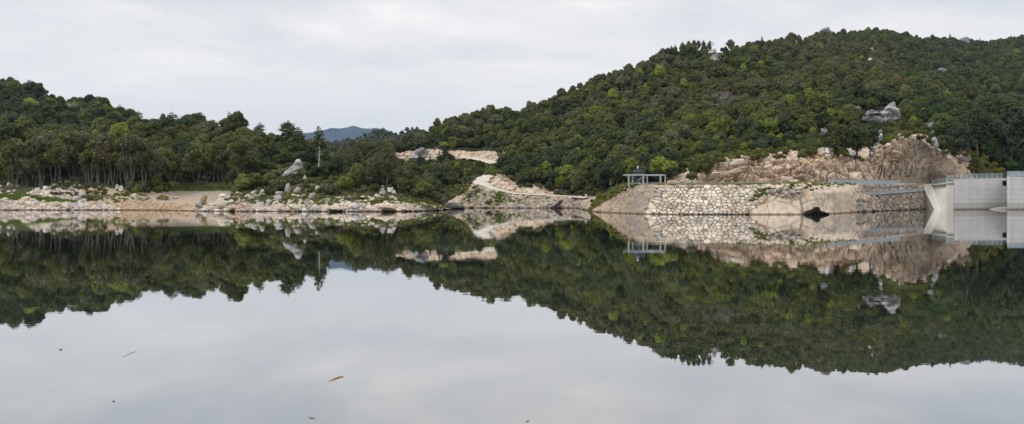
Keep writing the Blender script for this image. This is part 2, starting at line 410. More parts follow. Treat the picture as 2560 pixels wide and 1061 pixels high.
# quarried cliff
xsC = np.arange(1668, 2450, .62)
cl = Sheet(xsC, [shiftrow(R2, -1, -.3), lambda x: (R2(x)[0] * .45 + R3(x)[0] * .55, R2(x)[1] * .48 + R3(x)[1] * .52), R3, lambda x: (R3(x)[0] + 4, R3(x)[1] + .8), R4], [50, 60, 16, 10])
cl.smooth(4)
P = cl.P.reshape(-1, 3)
Pt = P.copy(); Pt[:, 2] = P[:, 2] + P[:, 0] * -.32           # joints dip along the face
xc = P[:, 0] / P[:, 1] * F + CX
d = blocky(Pt, (5.5, 4, 2.2), 41, .8, .7) * 1.7 + blocky(Pt, (2.2, 1.8, .8), 45, 1., .7, .1) * np.interp(xc, [2080, 2180], [1.15, .6]) + blocky(Pt, (.8, .7, .35), 48, 1., .5, .12) * np.interp(xc, [2080, 2180], [.36, .14]) + np.interp(xc, [2120, 2200], [0, 1]) * blocky(Pt, (3.8, 3, 1.5), 49, .5, .8, .05) * 1.1 + fbm(P * .12, 3, 8) * 1.2
soft = np.clip((np.interp(xc, [1668, 1720, 1790, 1840, 2450], [.3, .35, .6, 1, 1])), 0, 1)
wall = np.clip(1 - np.abs(xc - 2285) / 95, 0, 1) ** .5 * (P[:, 2] < 7.)    # drilled vertical face
d = d * soft * (1 - .6 * wall) + wall * .25 * np.abs(np.sin(P[:, 0] * 1.9))
rowf = np.ones(cl.D.shape[0]); rowf[cl.starts[2]:] = np.linspace(1, .15, cl.D.shape[0] - cl.starts[2])
d = d.reshape(cl.D.shape) * rowf[:, None]
cl.D -= d * .8; cl.Z += d * .45; cl.upd()
cme = cl.mesh('cliff', None, False); ga = cme.attributes.new('grime_and_shade', 'FLOAT', 'POINT')
gx_, gy_ = xc, HOR - F * (cl.P.reshape(-1, 3)[:, 2] - CAMZ) / cl.P.reshape(-1, 3)[:, 1]
gm_ = inpoly(gx_, gy_, [(2190, 458), (2205, 430), (2260, 420), (2330, 418), (2352, 430), (2376, 452), (2376, 462), (2190, 462)]) * .62 + inpoly(gx_, gy_, [(1985, 450), (1990, 428), (2025, 424), (2040, 440), (2030, 452)]) * .6
ga.data.foreach_set('value', gm_.astype(np.float32)); o = link('cliff', cme, M_ROCK); tag(o, kind='structure')

# upper road cut
xsU = np.arange(984, 1288, .7)
uc = Sheet(xsU, [shiftrow(R4, -3, -1.2), R4, R5, shiftrow(R5, 3, .6)], [8, 34, 8])
P = uc.P.reshape(-1, 3); Pt = P.copy(); Pt[:, 2] += P[:, 0] * .3
d = (blocky(Pt, (4.5, 3.5, 2.), 61, .8, .5) * 1.4 + blocky(Pt, (1.7, 1.5, .8), 65) * .5).reshape(uc.D.shape)
uc.D -= d * .7; uc.Z += d * .35; uc.upd()
o = link('cliff', uc.mesh('cliff_cut', None, False), M_ROCK); tag(o, kind='structure')
# cut slopes over the lower road
xsL = np.arange(1186, 1404, .7)
lc = Sheet(xsL, [R2, R3, shiftrow(R3, 3, .6)], [30, 6])
P = lc.P.reshape(-1, 3)
d = (blocky(P, (2.4, 2, 1.2), 71, 1., .6) * .95 + blocky(P, (.9, .8, .5), 72) * .35 + fbm(P * .3, 3, 2) * .5).reshape(lc.D.shape)
lc.D -= d * .6; lc.Z += d * .3; lc.upd()
o = link('cliff', lc.mesh('cliff_slope', None, False), M_ROCK); tag(o, kind='structure')

# gravel road: lower run, the bend climbing behind, and the upper run
def strip(pts, wid, lift=.12):
    """pts: (x, y, D) px centre line; wid metres"""
    C = [W(*p) + Vector((0, 0, lift)) for p in pts]
    C2 = []
    for i in range(len(C) - 1):
        for j in range(6): C2.append(C[i].lerp(C[i + 1], j / 6))
    C2.append(C[-1]); V = []; Fc = []
    for i, c in enumerate(C2):
        t = C2[min(i + 1, len(C2) - 1)] - C2[max(i - 1, 0)]; t.z = 0; t.normalize()
        s = Vector((-t.y, t.x, 0)); w = np.interp(i / (len(C2) - 1), np.linspace(0, 1, len(wid)), wid) / 2 * (1 + .08 * math.sin(i * 1.7))
        for k in (-1, -.5, 0, .5, 1): V.append(tuple(c + s * w * k + Vector((0, 0, -.06 if abs(k) == .5 else (-.25 if abs(k) == 1 else 0)))))
    for i in range(len(C2) - 1):
        for k in range(4): Fc.append((i * 5 + k, i * 5 + k + 1, i * 5 + 6 + k, i * 5 + 5 + k))
    return V, Fc
V, Fc = strip([(1478, 498, 186), (1440, 494.5, 205.5), (1395, 492, 207.5), (1350, 490, 208.5), (1290, 486.5, 209.5), (1240, 475, 212.5), (1210, 463, 215), (1196, 456, 218), (1200, 449, 222), (1218, 443, 226), (1236, 433, 231)], [3.4, 3.2, 3.4, 3.6, 4.2, 5, 6, 4.5, 3.6], .42)
me = bpy.data.meshes.new('road'); me.from_pydata(V, [], Fc); tag(link('road', me, M_ROAD), kind='structure')
V, Fc = strip([(1252, 420, 262), (1246, 415, 266), (1225, 408, 273), (1195, 402, 282), (1160, 398, 286), (1120, 396, 288), (1060, 398, 287), (990, 402, 286)], [5.5, 6, 5.5, 5, 4], .8)
me = bpy.data.meshes.new('road_upper'); me.from_pydata(V, [], Fc); tag(link('road', me, M_ROAD), kind='structure')

# ---- left side of the lake
LW = [(-900, 526), (300, 526), (420, 526.5), (500, 529), (960, 530), (1040, 529), (1100, 526), (1130, 523)]
L1 = rowY([(-900, 505, 168), (0, 505, 168), (200, 506, 168), (260, 508, 167), (330, 513, 165), (440, 513, 165), (500, 508, 158), (600, 506, 152), (800, 506, 150), (1000, 511, 149), (1060, 516, 151), (1100, 521, 156), (1130, 524, 172)])
L2 = rowY([(-900, 470, 172), (0, 476, 173), (60, 478, 173), (130, 466, 176), (200, 462, 177), (260, 470, 173), (340, 480, 171), (430, 474, 182), (480, 470, 196), (570, 472, 196), (600, 483, 172), (700, 482, 165), (800, 482, 163), (900, 484, 163), (960, 480, 163), (1020, 493, 160), (1060, 502, 160), (1100, 515, 160), (1130, 524, 174)])
L3 = rowY([(-900, 330, 230), (0, 360, 230), (130, 370, 230), (260, 385, 225), (350, 402, 220), (430, 425, 220), (570, 415, 220), (620, 440, 190), (720, 440, 182), (800, 450, 178), (950, 460, 173), (1020, 480, 168), (1060, 492, 165), (1100, 512, 163), (1130, 524, 176)])
L4 = rowY([(-900, 150, 360), (-300, 190, 345), (0, 240, 330), (130, 272, 320), (200, 284, 310), (250, 288, 300), (350, 322, 280), (430, 342, 262), (490, 328, 252), (560, 348, 242), (620, 360, 222), (720, 380, 202), (800, 410, 188), (850, 428, 184), (900, 440, 182), (950, 452, 180), (1010, 474, 175), (1060, 486, 170), (1100, 509, 166), (1130, 524, 178)])
L5 = shiftrow(L4, 60, -5); L6 = shiftrow(L4, 200, -22)
xsL = np.concatenate([np.arange(-900, -20, 20.), np.arange(-20, 1131, 2.5)])
left = Sheet(xsL, [rowW(LW, -7, -3), rowW(LW, 0, -.1), L1, L2, L3, L4, L5, L6], [2, 12, 16, 16, 24, 6, 4])
fade = np.clip((1130 - left.xs) / 80, 0, 1)[None, :]
Pn = left.P.reshape(-1, 3)
nz = (fbm(Pn * np.array([.05, .05, 0]), 3, 13) * 1.0).reshape(left.D.shape) * np.clip((left.D - 160) / 60, 0, 1)
nz += (fbm(Pn * np.array([.5, .5, .5]), 4, 14) * .35 + blocky(Pn, (1.6, 1.4, 1.), 15) * .16).reshape(left.D.shape) * np.clip(1.3 - (left.D - 150) / 40, 0, 1)
left.Z += nz * fade; left.upd()
XX = left.xs[None, :] * np.ones(left.D.shape); YY = HOR - F * (left.Z - CAMZ) / left.D
cov = np.full(left.D.shape, .25)
cov[YY < 506] = .33
cove = inpoly(XX, YY, [(235, 508), (215, 470), (340, 480), (420, 486), (440, 462), (600, 462), (580, 490), (500, 512), (490, 540), (240, 540)])
cov[cove] = .22
cov[left.starts[3] + 1:] = 1.4
cov[:left.starts[1] + 3] = np.where(((left.xs > 262) & (left.xs < 500))[None, :], .1, .62)
cov[(XX > 590) & (YY < 512) & (left.D < 176) & (left.D > 149)] = .62
cov[(XX < 260) & (YY < 507) & (YY > 487)] = .95
cov[(XX < 262) & (YY >= 507)] = .6
cov[inpoly(XX, YY, [(-30, 500), (-30, 462), (200, 452), (216, 510), (100, 500)])] = .85
tag(link('shore', left.mesh('shore_left', None, True, cov), M_BANK), kind='structure')

# ---- far land
def ridge(name, tbl, depth, m, nz, sub=(14, 6), seed=0, step=3.):
    f = rowY(tbl); xs = np.arange(tbl[0][0], tbl[-1][0] + 1, step)
    s = Sheet(xs, [lambda x: (f(x)[0] - depth, np.full_like(x, -3.)), f, lambda x: (f(x)[0] + depth, f(x)[1] * .3)], list(sub))
    w = np.sin(np.linspace(0, math.pi, s.D.shape[0]))[:, None]; w[sub[0]:sub[0] + 1] = .35
    s.Z += (fbm(s.P.reshape(-1, 3) * np.array([1, 1, 0]) * (2.2 / depth), 5, seed) * nz).reshape(s.D.shape) * w
    s.upd(); tag(link(name, s.mesh(name), m), kind='structure'); return s
ridge('mountain', [(300, 350, 6000), (600, 345, 6000), (780, 333, 6000), (800, 328, 6000), (812, 327, 6000), (828, 321, 6000), (850, 321, 6000), (868, 318, 6000), (882, 314, 6000), (892, 316, 6000), (905, 320, 6000), (925, 320, 6000), (938, 318, 6000), (960, 321, 6000), (1000, 335, 6000), (1200, 345, 6000), (1600, 350, 6000)], 1600, M_FAR, 70, (50, 10), 3, 2.)
far1 = ridge('hills', [(500, 385, 1150), (780, 360, 1150), (860, 354, 1150), (905, 348, 1150), (930, 338, 1150), (945, 330, 1150), (965, 332, 1150), (985, 341, 1150), (1000, 341, 1150), (1020, 331, 1150), (1032, 324, 1150), (1050, 332, 1150), (1100, 356, 1150), (1300, 360, 1150)], 330, M_HILL, 14, (26, 8), 5)
far2 = ridge('hills', [(500, 402, 620), (700, 388, 620), (790, 372, 620), (850, 370, 620), (880, 366, 600), (905, 366, 600), (950, 370, 600), (1000, 376, 600), (1060, 384, 600), (1200, 380, 600)], 190, M_HILL, 6, (22, 6), 7)
far3 = ridge('hills', [(-900, 120, 560), (-300, 165, 560), (-60, 195, 560), (0, 205, 560), (40, 212, 560), (90, 222, 560), (130, 245, 560), (200, 280, 560), (500, 330, 560)], 160, M_HILL, 6, (20, 6), 9)

gm = MB(); gm.v = [(-9000, -300, -4), (9000, -300, -4), (9000, 9000, -4), (-9000, 9000, -4)]; gm.f = [(0, 1, 2, 3)]
tag(gm.build('ground', M_GROUND), kind='structure')

# ------------------------------------------------------------------ water
def water_material():
    m = mat('lake_water'); n = N(m)
    pos = n.n('ShaderNodeNewGeometry').outputs['Position']
    mp = n.n('ShaderNodeMapping', i_Vector=pos); mp.inputs['Scale'].default_value = (.55, 1.0, 1)
    a = n.noise(mp.outputs[0], 1.6, 3, .5); b = n.noise(mp.outputs[0], .22, 2, .5)
    h = n.math('ADD', a, n.math('MULTIPLY', b, 3.))
    calm = n.ramp(n.noise(pos, .035, 2, .5), (.42, .35), (.62, 1.))
    bp = n.n('ShaderNodeBump', i_Strength=1.0, i_Distance=.0016, i_Height=n.math('MULTIPLY', h, calm))
    gl = n.n('ShaderNodeBsdfGlossy', i_Color=(.96, .965, .975, 1), i_Roughness=.012, i_Normal=bp.outputs[0])
    body = n.n('ShaderNodeBsdfDiffuse', i_Color=(.018, .024, .014, 1))
    fr = n.n('ShaderNodeFresnel', i_IOR=1.33).outputs[0]
    fac = n.math('POWER', fr, .30)
    mx = n.n('ShaderNodeMixShader', i_0=fac, i_1=body.outputs[0], i_2=gl.outputs[0])
    n.n('ShaderNodeOutputMaterial', i_0=mx.outputs[0]); return m
wm = MB(); wm.v = [(-700, -150, 0), (700, -150, 0), (700, 262, 0), (-700, 262, 0)]; wm.f = [(0, 1, 2, 3)]
tag(wm.build('water', water_material()), kind='structure')
# ------------------------------------------------------------------ placing on a sheet
def on(sheet, x, y):
    """world point where the column x of a sheet reaches picture height y (nearest the water)"""
    c = int(np.argmin(np.abs(sheet.xs - x))); ys = HOR - F * (sheet.Z[:, c] - CAMZ) / sheet.D[:, c]
    k = np.where(ys <= y)[0]; k = k[0] if len(k) else int(np.argmin(ys))
    D = sheet.D[k, c]; return Vector(((x - CX) / F * D, D, sheet.Z[k, c]))
def land(x, y):
    if x < 1122: return on(left, x, y)
    if 1668 < x < 2445 and y < 455: return on(cl, x, y)
    if y < 505 and x < 1500 or x > 2335: return on(hillR, x, y)
    return on(bank, x, y)
def rnd(a, b): return float(RNG.uniform(a, b))

# ------------------------------------------------------------------ labels
ORD = ['first', 'second', 'third', 'fourth', 'fifth', 'sixth', 'seventh', 'eighth', 'ninth', 'tenth', 'eleventh', 'twelfth', 'thirteenth', 'fourteenth', 'fifteenth', 'sixteenth', 'seventeenth', 'eighteenth', 'nineteenth', 'twentieth'] + ['twenty-' + s for s in ('first', 'second', 'third', 'fourth', 'fifth', 'sixth', 'seventh', 'eighth', 'ninth')] + ['thirtieth'] + ['thirty-' + s for s in ('first', 'second', 'third', 'fourth', 'fifth', 'sixth', 'seventh', 'eighth', 'ninth')] + ['fortieth'] + ['forty-' + s for s in ('first', 'second', 'third', 'fourth', 'fifth', 'sixth', 'seventh', 'eighth', 'ninth')]
PENDING = []      # (object, px x, base phrase, place phrase)
def later(o, x, phrase, place, cat, group):
    o['category'] = cat; o['group'] = group; PENDING.append((o, x, phrase, place))
def finish_labels():
    by = {}
    for t in PENDING: by.setdefault((t[2], t[3]), []).append(t)
    for (ph, pl), rows in by.items():
        rows.sort(key=lambda t: t[1])
        if len(rows) == 1: rows[0][0]['label'] = f'{ph} {pl}'; continue
        for i, t in enumerate(rows):
            w = 'leftmost' if i == 0 else 'rightmost' if i == len(rows) - 1 else ORD[i] + ' from left'
            t[0]['label'] = f'{ph} {pl}, {w}'
            if len(t[0]['label'].replace(',', '').split()) > 16: t[0]['label'] = t[0]['label'].replace(' from left', '').replace(' at the water', ' by water')

# ------------------------------------------------------------------ rocks
import bmesh
def ico(sub, name='ico'):
    bm = bmesh.new(); bmesh.ops.create_icosphere(bm, subdivisions=sub, radius=1)
    v = np.array([p.co[:] for p in bm.verts]); f = np.array([[w.index for w in p.verts] for p in bm.faces]); bm.free(); return v, f
ICO2, ICO3, ICO4 = ico(2), ico(3), ico(4)
def rock_mesh(seed, cuts=11, base=ICO3, rough=.06, sq=(1, .8, .7), depth=(.45, .8), jag=0., jscale=(.7, .6, .4), cube=0):
    rg = np.random.default_rng(seed); v, f = base[0].copy(), base[1]
    if cube: v /= (np.abs(v) ** cube).sum(1)[:, None] ** (1 / cube)
    for _ in range(cuts):
        n = rg.normal(size=3); n /= np.linalg.norm(n); h = rg.uniform(*depth)
        d = v @ n - h; m = d > 0; v[m] -= np.outer(d[m], n)
    v *= np.array(sq); v += v * (fbm(v * 2.2 + seed, 3, seed)[:, None] * rough)
    if jag: v += v / (np.linalg.norm(v, axis=1)[:, None] + 1e-6) * (blocky(v + seed * 3.3, jscale, seed, 1., .3, .12) * jag)[:, None]
    v /= np.abs(v).max(0)                                    # unit half sizes
    return npmesh('rock', v, f)
ROCKS = [rock_mesh(100 + i, 8 + i % 5, rough=.1, jag=.08, depth=(.6, .95), cube=3.5) for i in range(16)]
BLOCKS = [rock_mesh(200 + i, 6, depth=(.66, .98), rough=.04, cube=9) for i in range(16)]
SLABS = [rock_mesh(300 + i, 9, ICO4, .12, depth=(.5, .8), jag=.13) for i in range(9)]
CRAGM = [rock_mesh(400 + i, 7, ICO4, .2, depth=(.6, .9), jag=.3, jscale=(.6, .6, .33)) for i in range(7)]
M_CRAG = rock_material('grey_crag', (.46, .45, .44), (.30, .30, .30), (.09, .085, .08), .8, tint=True, crackscale=.6)
for me_ in CRAGM: me_.materials.append(M_CRAG)
for m_ in ROCKS + BLOCKS + SLABS: m_.materials.append(M_STONE)
def rock(name, p, size, rot, tint, pool=ROCKS, i=None):
    me = pool[int(RNG.integers(len(pool))) if i is None else i % len(pool)]
    o = bpy.data.objects.new(name, me); COL.objects.link(o)
    o.location = p; o.scale = size; o.rotation_euler = rot; o['tint'] = tint; return o
WHITE, CREAM, GREY, PINK, OCHRE, DARK = (1.05, 1.05, 1.08), (1.0, .92, .82), (.66, .68, .72), (.9, .74, .62), (.85, .68, .5), (.3, .3, .33)
TN = {WHITE: 'whitish', CREAM: 'cream', GREY: 'grey', PINK: 'pinkish', OCHRE: 'ochre', DARK: 'dark'}
def px_rock(x, y, w, h, label, tint, tilt=0., pool=SLABS, i=None, name='boulder', dd=0, deep=.8, sheet=None):
    """one named boulder: base centre (x, y), w x h px"""
    p = on(sheet, x, y) if sheet else land(x, y); s = p.y / F; p.y += dd
    o = rock(name, p + Vector((0, 0, h * s * .45)), (w * s / 2, w * s / 2 * deep, h * s / 2 * 1.08), (rnd(-.15, .15), tilt, rnd(-.4, .4)), tint, pool, i)
    tag(o, label, 'boulder', 'granite boulders round the lake'); return o

big = [
 
 (721, 488, 20, 30, 'upright grey boulder, the taller of the pair below the leaning slab', GREY, .1),
 (745, 491, 26, 22, 'grey boulder with a slanting top beside the upright grey one', GREY, .45),
 (797, 481, 28, 17, 'grey overhanging boulder under the big round shrub on the promontory', GREY, .5),
 (762, 455, 16, 16, 'small grey boulder half hidden in shrubs below the leaning slab', GREY, .3),
 (698, 493, 22, 14, 'rounded grey boulder left of the upright pair on the promontory', GREY, .1),
 (660, 492, 26, 17, 'broad grey boulder at the foot of the dark promontory shrub', GREY, .2),
 (636, 490, 20, 14, 'speckled grey boulder near the top of the left promontory bank', GREY, 0),
 (780, 502, 18, 24, 'long grey rock tipping down the middle of the promontory bank', GREY, .6),
 (768, 518, 16, 22, 'cracked grey rock standing near the water below the tipping rock', GREY, .1),
 (510, 512, 26, 26, 'mossy olive boulder beside the sandy cove', (.5, .44, .24), .1),
 (498, 524, 26, 18, 'black and white pitted boulder at the water by the mossy one', GREY, .2),
 (557, 495, 24, 13, 'flat pale boulder on the right side of the sandy cove', WHITE, .1),
 (439, 500, 17, 6, 'small flat orange slab lying on the cove sand', PINK, .1),
 (293, 479, 11, 17, 'white pointed boulder under the trees left of the cove', WHITE, .3),
 (303, 482, 13, 18, 'white tooth-shaped boulder under the trees left of the cove', WHITE, .15),
 (337, 498, 26, 11, 'long white boulder sliding down the bank left of the cove', WHITE, .62),
 (193, 503, 20, 13, 'flat-topped white boulder at the foot of the white rubble', WHITE, .1),
 (142, 524, 22, 19, 'pale block leaning at the waterline below the grass strip', CREAM, .4),
 (163, 525, 24, 17, 'white rounded block at the waterline below the grass strip', WHITE, .35),
 (190, 525, 24, 15, 'slanting white block at the waterline below the flat-topped boulder', WHITE, .45),
 (216, 524, 18, 20, 'upright pale block at the waterline near the end of the left rubble', CREAM, .05),
 (957, 490, 16, 20, 'grey block on the left of the rock cluster under the tall pine', GREY, .2),
 (956, 475, 9, 11, 'small grey stone perched on the rock cluster under the tall pine', GREY, 0),
 (975, 486, 17, 18, 'smooth white boulder in the cluster under the tall pine', WHITE, .5),
 (985, 489, 12, 12, 'white boulder on the right of the cluster under the tall pine', WHITE, .3),
 (893, 527, 36, 19, 'big humped grey boulder at the promontory waterline', GREY, .15),
 (876, 522, 8, 12, 'small orange egg-shaped stone beside the humped grey boulder', PINK, 0),
 (838, 529, 62, 14, 'long low smooth pale slab at the promontory waterline', CREAM, .03),
 (735, 528, 34, 18, 'rounded pale boulder at the waterline with a dark hollow beside it', CREAM, 0),
 (708, 528, 24, 13, 'brownish boulder at the waterline left of the dark hollow', PINK, 0),
 (650, 522, 22, 20, 'tilted white boulder at the waterline of the left promontory', WHITE, .5),
 (588, 528, 30, 14, 'low pinkish slab at the waterline right of the cove', PINK, .1),
 (563, 520, 24, 18, 'large grey-white boulder at the water just right of the cove', WHITE, .2),
 (542, 518, 16, 16, 'white boulder at the corner of the cove water', WHITE, .2),
 (968, 529, 46, 17, 'cracked pink slab sloping into the water below the pine', PINK, .25),
 (1005, 528, 44, 16, 'pale slab sloping into the water at the promontory end', CREAM, .3),
 (1030, 528, 34, 9, 'last pale slab tapering into the water at the promontory end', CREAM, .2),
 (990, 508, 40, 12, 'grey-blue bedrock strip running down behind the sloping slabs', GREY, .5),
 (1092, 528, 30, 14, 'round brown boulder at the water beside the dark wedge rock', PINK, 0),
]
for b in big: px_rock(*b[:5], b[5], b[6], dd=0)
px_rock(1375, 519, 20, 10, 'grey tilted rock at the water under the gravel road', GREY, -.3, dd=-1)
px_rock(1400, 520, 14, 6, 'small white rock at the water beside the dark tilted slab', WHITE, -.2, dd=-1)
px_rock(1177, 497, 12, 14, 'dark lichen-covered boulder on the bank below the road bend', DARK, .2, dd=-1)
px_rock(1188, 492, 9, 14, 'narrow dark boulder beside the lichen-covered one below the bend', DARK, .1, dd=-1)
px_rock(1180, 508, 12, 12, 'round grey boulder in the green patch below the road bend', GREY, .0, dd=-1)
px_rock(1466, 495, 9, 10, 'cream boulder standing where the gravel road meets the terrace', CREAM, .1)
px_rock(1452, 496, 13, 6, 'low grey boulder beside the cream one at the road end', GREY, .1)
px_rock(1780, 452, 50, 18, 'low brown ledge block left of the layered one', (.7, .6, .48), -.2, dd=-1, deep=.4)
px_rock(1962, 428, 12, 14, 'small white upright stone on the cliff left of the monument', WHITE, .2, dd=-2)
px_rock(2120, 392, 14, 15, 'rounded grey boulder on the cliff edge right of the monument', GREY, .1, dd=-2)
px_rock(2132, 452, 36, 24, 'pale triangular block at the foot of the quarry above the railing', CREAM, .3, dd=-1.5, deep=.5)
for x, y, w, h, l, t, tl in [
  
 (2132, 288, 22, 13, 'small grey crag farthest left of the hillside crags', GREY, -.3), (2165, 325, 18, 9, 'pale rock just below the layered crag', WHITE, .2),
 (2255, 285, 18, 24, 'narrow grey crag behind the largest crag face', GREY, .5), 
 (2182, 343, 14, 12, 'square pale rock left of the tall whitish outcrop', CREAM, .2), (2205, 372, 16, 12, 'white block at the upper left edge of the quarry', WHITE, .2),
 (2168, 388, 18, 10, 'dark-spotted white block beside the oaks over the quarry', WHITE, .1), (2236, 348, 16, 12, 'grey block just over the top of the quarry', GREY, .1),
 (2312, 328, 20, 17, 'rounded grey boulder alone above the right end of the quarry', GREY, .1), (2318, 342, 12, 10, 'small dark boulder under the lone rounded one', DARK, .1),
  (2362, 362, 12, 10, 'pale boulder in the shrubs beyond the hook-shaped one', WHITE, 0),
 (2390, 408, 22, 16, 'brown boulder on the bank right of the quarry', (.6, .5, .45), 0), (2405, 410, 16, 16, 'dark brown boulder next to the brown one right of the quarry', (.38, .32, .3), 0),
 (2050, 348, 18, 16, 'black and white boulder on the slope behind the monument', GREY, .1), (2056, 338, 12, 9, 'upper whitish boulder on the slope behind the monument', WHITE, .1),
 (2054, 250, 14, 9, 'whitish flat boulder halfway up the big hill', WHITE, 0), (2036, 258, 9, 9, 'small whitish boulder lower left of the flat one halfway up', WHITE, .3),
  (1781, 138, 14, 12, 'smaller white crag perched over the one under the pines', WHITE, 0),
 (1693, 152, 12, 6, 'low whitish rock on the slope under the left skyline pines', WHITE, 0), (1802, 148, 8, 6, 'tiny white rock right of the white crag', WHITE, 0),
 (2348, 187, 24, 13, 'grey cracked boulder high on the right shoulder of the hill', GREY, .3), (2172, 160, 14, 13, 'pale crag high on the hill beneath the summit', WHITE, -.4),
 (2176, 132, 10, 9, 'small pale crag just under the summit', WHITE, 0), 
  (2395, 104, 10, 7, 'pale rock beside the bluish skyline block', WHITE, 0),
 (2192, 98, 10, 8, 'white rock between the summit trees', WHITE, 0), (1508, 296, 16, 8, 'pale rock on the left slope of the big hill', (.8, .75, .7), 0), (2080, 120, 9, 8, 'white rock below the summit outcrop', WHITE, .2)]:
    p = on(hillR, x, y); s = p.y / F
    o = rock('crag', p + Vector((0, -2.5, h * s * .55)), (w * s / 2, w * s * .4, h * s / 2 * 1.15), (rnd(-.1, .1), tl, rnd(-.3, .3)), t, CRAGM if w > 16 else SLABS); tag(o, l, 'rock', 'grey crags among the hillside trees')
CRAGS = [(1797, 290, 20, 18), (2227, 285, 40, 32), (2185, 295, 38, 24), (2132, 282, 16, 16), (2197, 348, 16, 24), (2205, 368, 14, 16), (2170, 385, 18, 10), (2236, 345, 24, 10), (2314, 330, 16, 20), (2335, 362, 12, 20), (2052, 342, 18, 16), (2048, 250, 20, 12), (1787, 143, 24, 22), (1700, 150, 14, 9), (2348, 182, 18, 15), (2172, 154, 14, 14), (2176, 128, 10, 10), (2064, 78, 18, 12), (2405, 100, 22, 12), (1508, 292, 12, 8), (2398, 402, 24, 16), (735, 420, 26, 22), (2362, 360, 9, 9)]

def outline_rock(poly, label, tint, thick=.5, dd=0., seed=1, jag=.16, jscale=(.45, .45, .25), name='boulder', sheet=None, at=None, cat='boulder', group='granite boulders round the lake', depth=1., mat_=None):
    """a boulder whose front view has the given star-shaped outline (px); real depth = thick x width"""
    pl = np.array(poly, float); c = pl.mean(0); bx, by = at or (c[0], pl[:, 1].max()); p = on(sheet, bx, by) if sheet else land(bx, by); p.y += dd; s = p.y / F
    th = np.arctan2(-(pl[:, 1] - c[1]), pl[:, 0] - c[0]); rr = np.hypot(pl[:, 0] - c[0], pl[:, 1] - c[1]); o_ = np.argsort(th); th, rr = th[o_], rr[o_]
    # radius of the polygon edge along each direction
    v = ICO4[0].copy(); a = np.arctan2(v[:, 2], v[:, 0]); R = np.zeros(len(v))
    e0 = np.stack([rr * np.cos(th), rr * np.sin(th)], 1); e1 = np.roll(e0, -1, 0)
    for i, ang in enumerate(a):
        d = np.array([math.cos(ang), math.sin(ang)]); best = 0
        for q0, q1 in zip(e0, e1):
            w_ = q1 - q0; den = d[0] * w_[1] - d[1] * w_[0]
            if abs(den) < 1e-9: continue
            t = (q0[0] * w_[1] - q0[1] * w_[0]) / den; u = (q0[0] * d[1] - q0[1] * d[0]) / den
            if t > 0 and -1e-6 <= u <= 1 + 1e-6: best = max(best, t)
        R[i] = best
    rho = np.hypot(v[:, 0], v[:, 2]) ** .8; wd = (pl[:, 0].max() - pl[:, 0].min())
    V = np.stack([np.cos(a) * R * rho, np.sign(v[:, 1]) * np.abs(v[:, 1]) ** .7 * wd * thick, np.sin(a) * R * rho], 1) * s
    sc_ = wd * s; dsp = blocky(V / sc_ + seed * 2.7, jscale, seed, 1., .35, .1) * jag * sc_ * .5
    rg = np.random.default_rng(seed); V[:, 1] -= dsp * depth; V[:, 0] += fbm(V / sc_ * 6, 3, seed) * sc_ * .03; V[:, 2] += fbm(V / sc_ * 6 + 9, 3, seed) * sc_ * .03 + dsp * .15
    me = npmesh('rock', V, ICO4[1]); me.materials.append(M_CRAG if mat_ is None else mat_); o = bpy.data.objects.new(name, me); COL.objects.link(o)
    by_ = pl[:, 1].max(); g = W(bx, by_, p.y); o.location = (W(c[0], 0, p.y)[0], p.y, p.z + (by_ - c[1]) * s - (0 if at is None else 0)); o['tint'] = tint; tag(o, label, cat, group); return o
outline_rock([(704, 444), (716, 430), (724, 425), (736, 410), (747, 399), (753, 404), (757, 424), (748, 430), (742, 440), (728, 440), (718, 447)], 'tall white-streaked granite slab leaning above the promontory shrubs', (1.05, 1.05, 1.09), .3, 0, 3, .3, (.5, .5, .2))
CR = dict(name='crag', sheet=hillR, cat='rock', group='grey crags among the hillside trees')
outline_rock([(2200, 306), (2204, 286), (2216, 274), (2232, 262), (2240, 276), (2250, 296), (2244, 306), (2222, 314)], 'largest grey crag face on the hillside above the quarry', (1., 1.01, 1.04), .3, -2.3, 5, .5, (.5, .5, .2), **CR)
outline_rock([(2156, 300), (2163, 286), (2176, 278), (2188, 281), (2200, 292), (2214, 303), (2208, 318), (2194, 322), (2180, 308), (2166, 304)], 'layered grey crag left of the largest crag face', (.9, .92, .95), .22, -1.4, 6, .6, (.6, .5, .12), **CR)
outline_rock([(1772, 162), (1774, 148), (1782, 140), (1792, 136), (1800, 146), (1803, 158), (1790, 164)], 'white crag on the hillside just under the skyline pines', WHITE, .25, -1.2, 7, .5, **CR)
outline_rock([(2044, 84), (2050, 76), (2060, 70), (2070, 68), (2078, 76), (2080, 86), (2060, 90)], 'grey summit outcrop on the skyline left of the highest trees', (.85, .86, .9), .4, -1, 8, .3, **CR)
outline_rock([(2396, 108), (2400, 98), (2412, 94), (2424, 98), (2422, 112), (2408, 116)], 'bluish grey block on the skyline right of the summit', (.72, .76, .82), .4, -1, 9, .2, **CR)
outline_rock([(2180, 360), (2183, 342), (2192, 332), (2204, 330), (2206, 344), (2200, 362), (2190, 370)], 'tall whitish outcrop above the quarry shoulder', (1.0, 1.02, 1.06), .25, -.9, 10, .6, **CR)
outline_rock([(2328, 356), (2336, 350), (2342, 356), (2345, 372), (2341, 384), (2336, 378), (2335, 364)], 'white hook-shaped boulder in the shrubs right of the quarry', WHITE, .4, -2.5, 11, **CR)
outline_rock([(1822, 417), (1826, 408), (1838, 402), (1856, 399), (1866, 404), (1858, 412), (1840, 418)], 'smooth grey capstone lying on the quarried ledge', (.85, .82, .8), .4, -2.2, 12, .2, mat_=M_STONE)
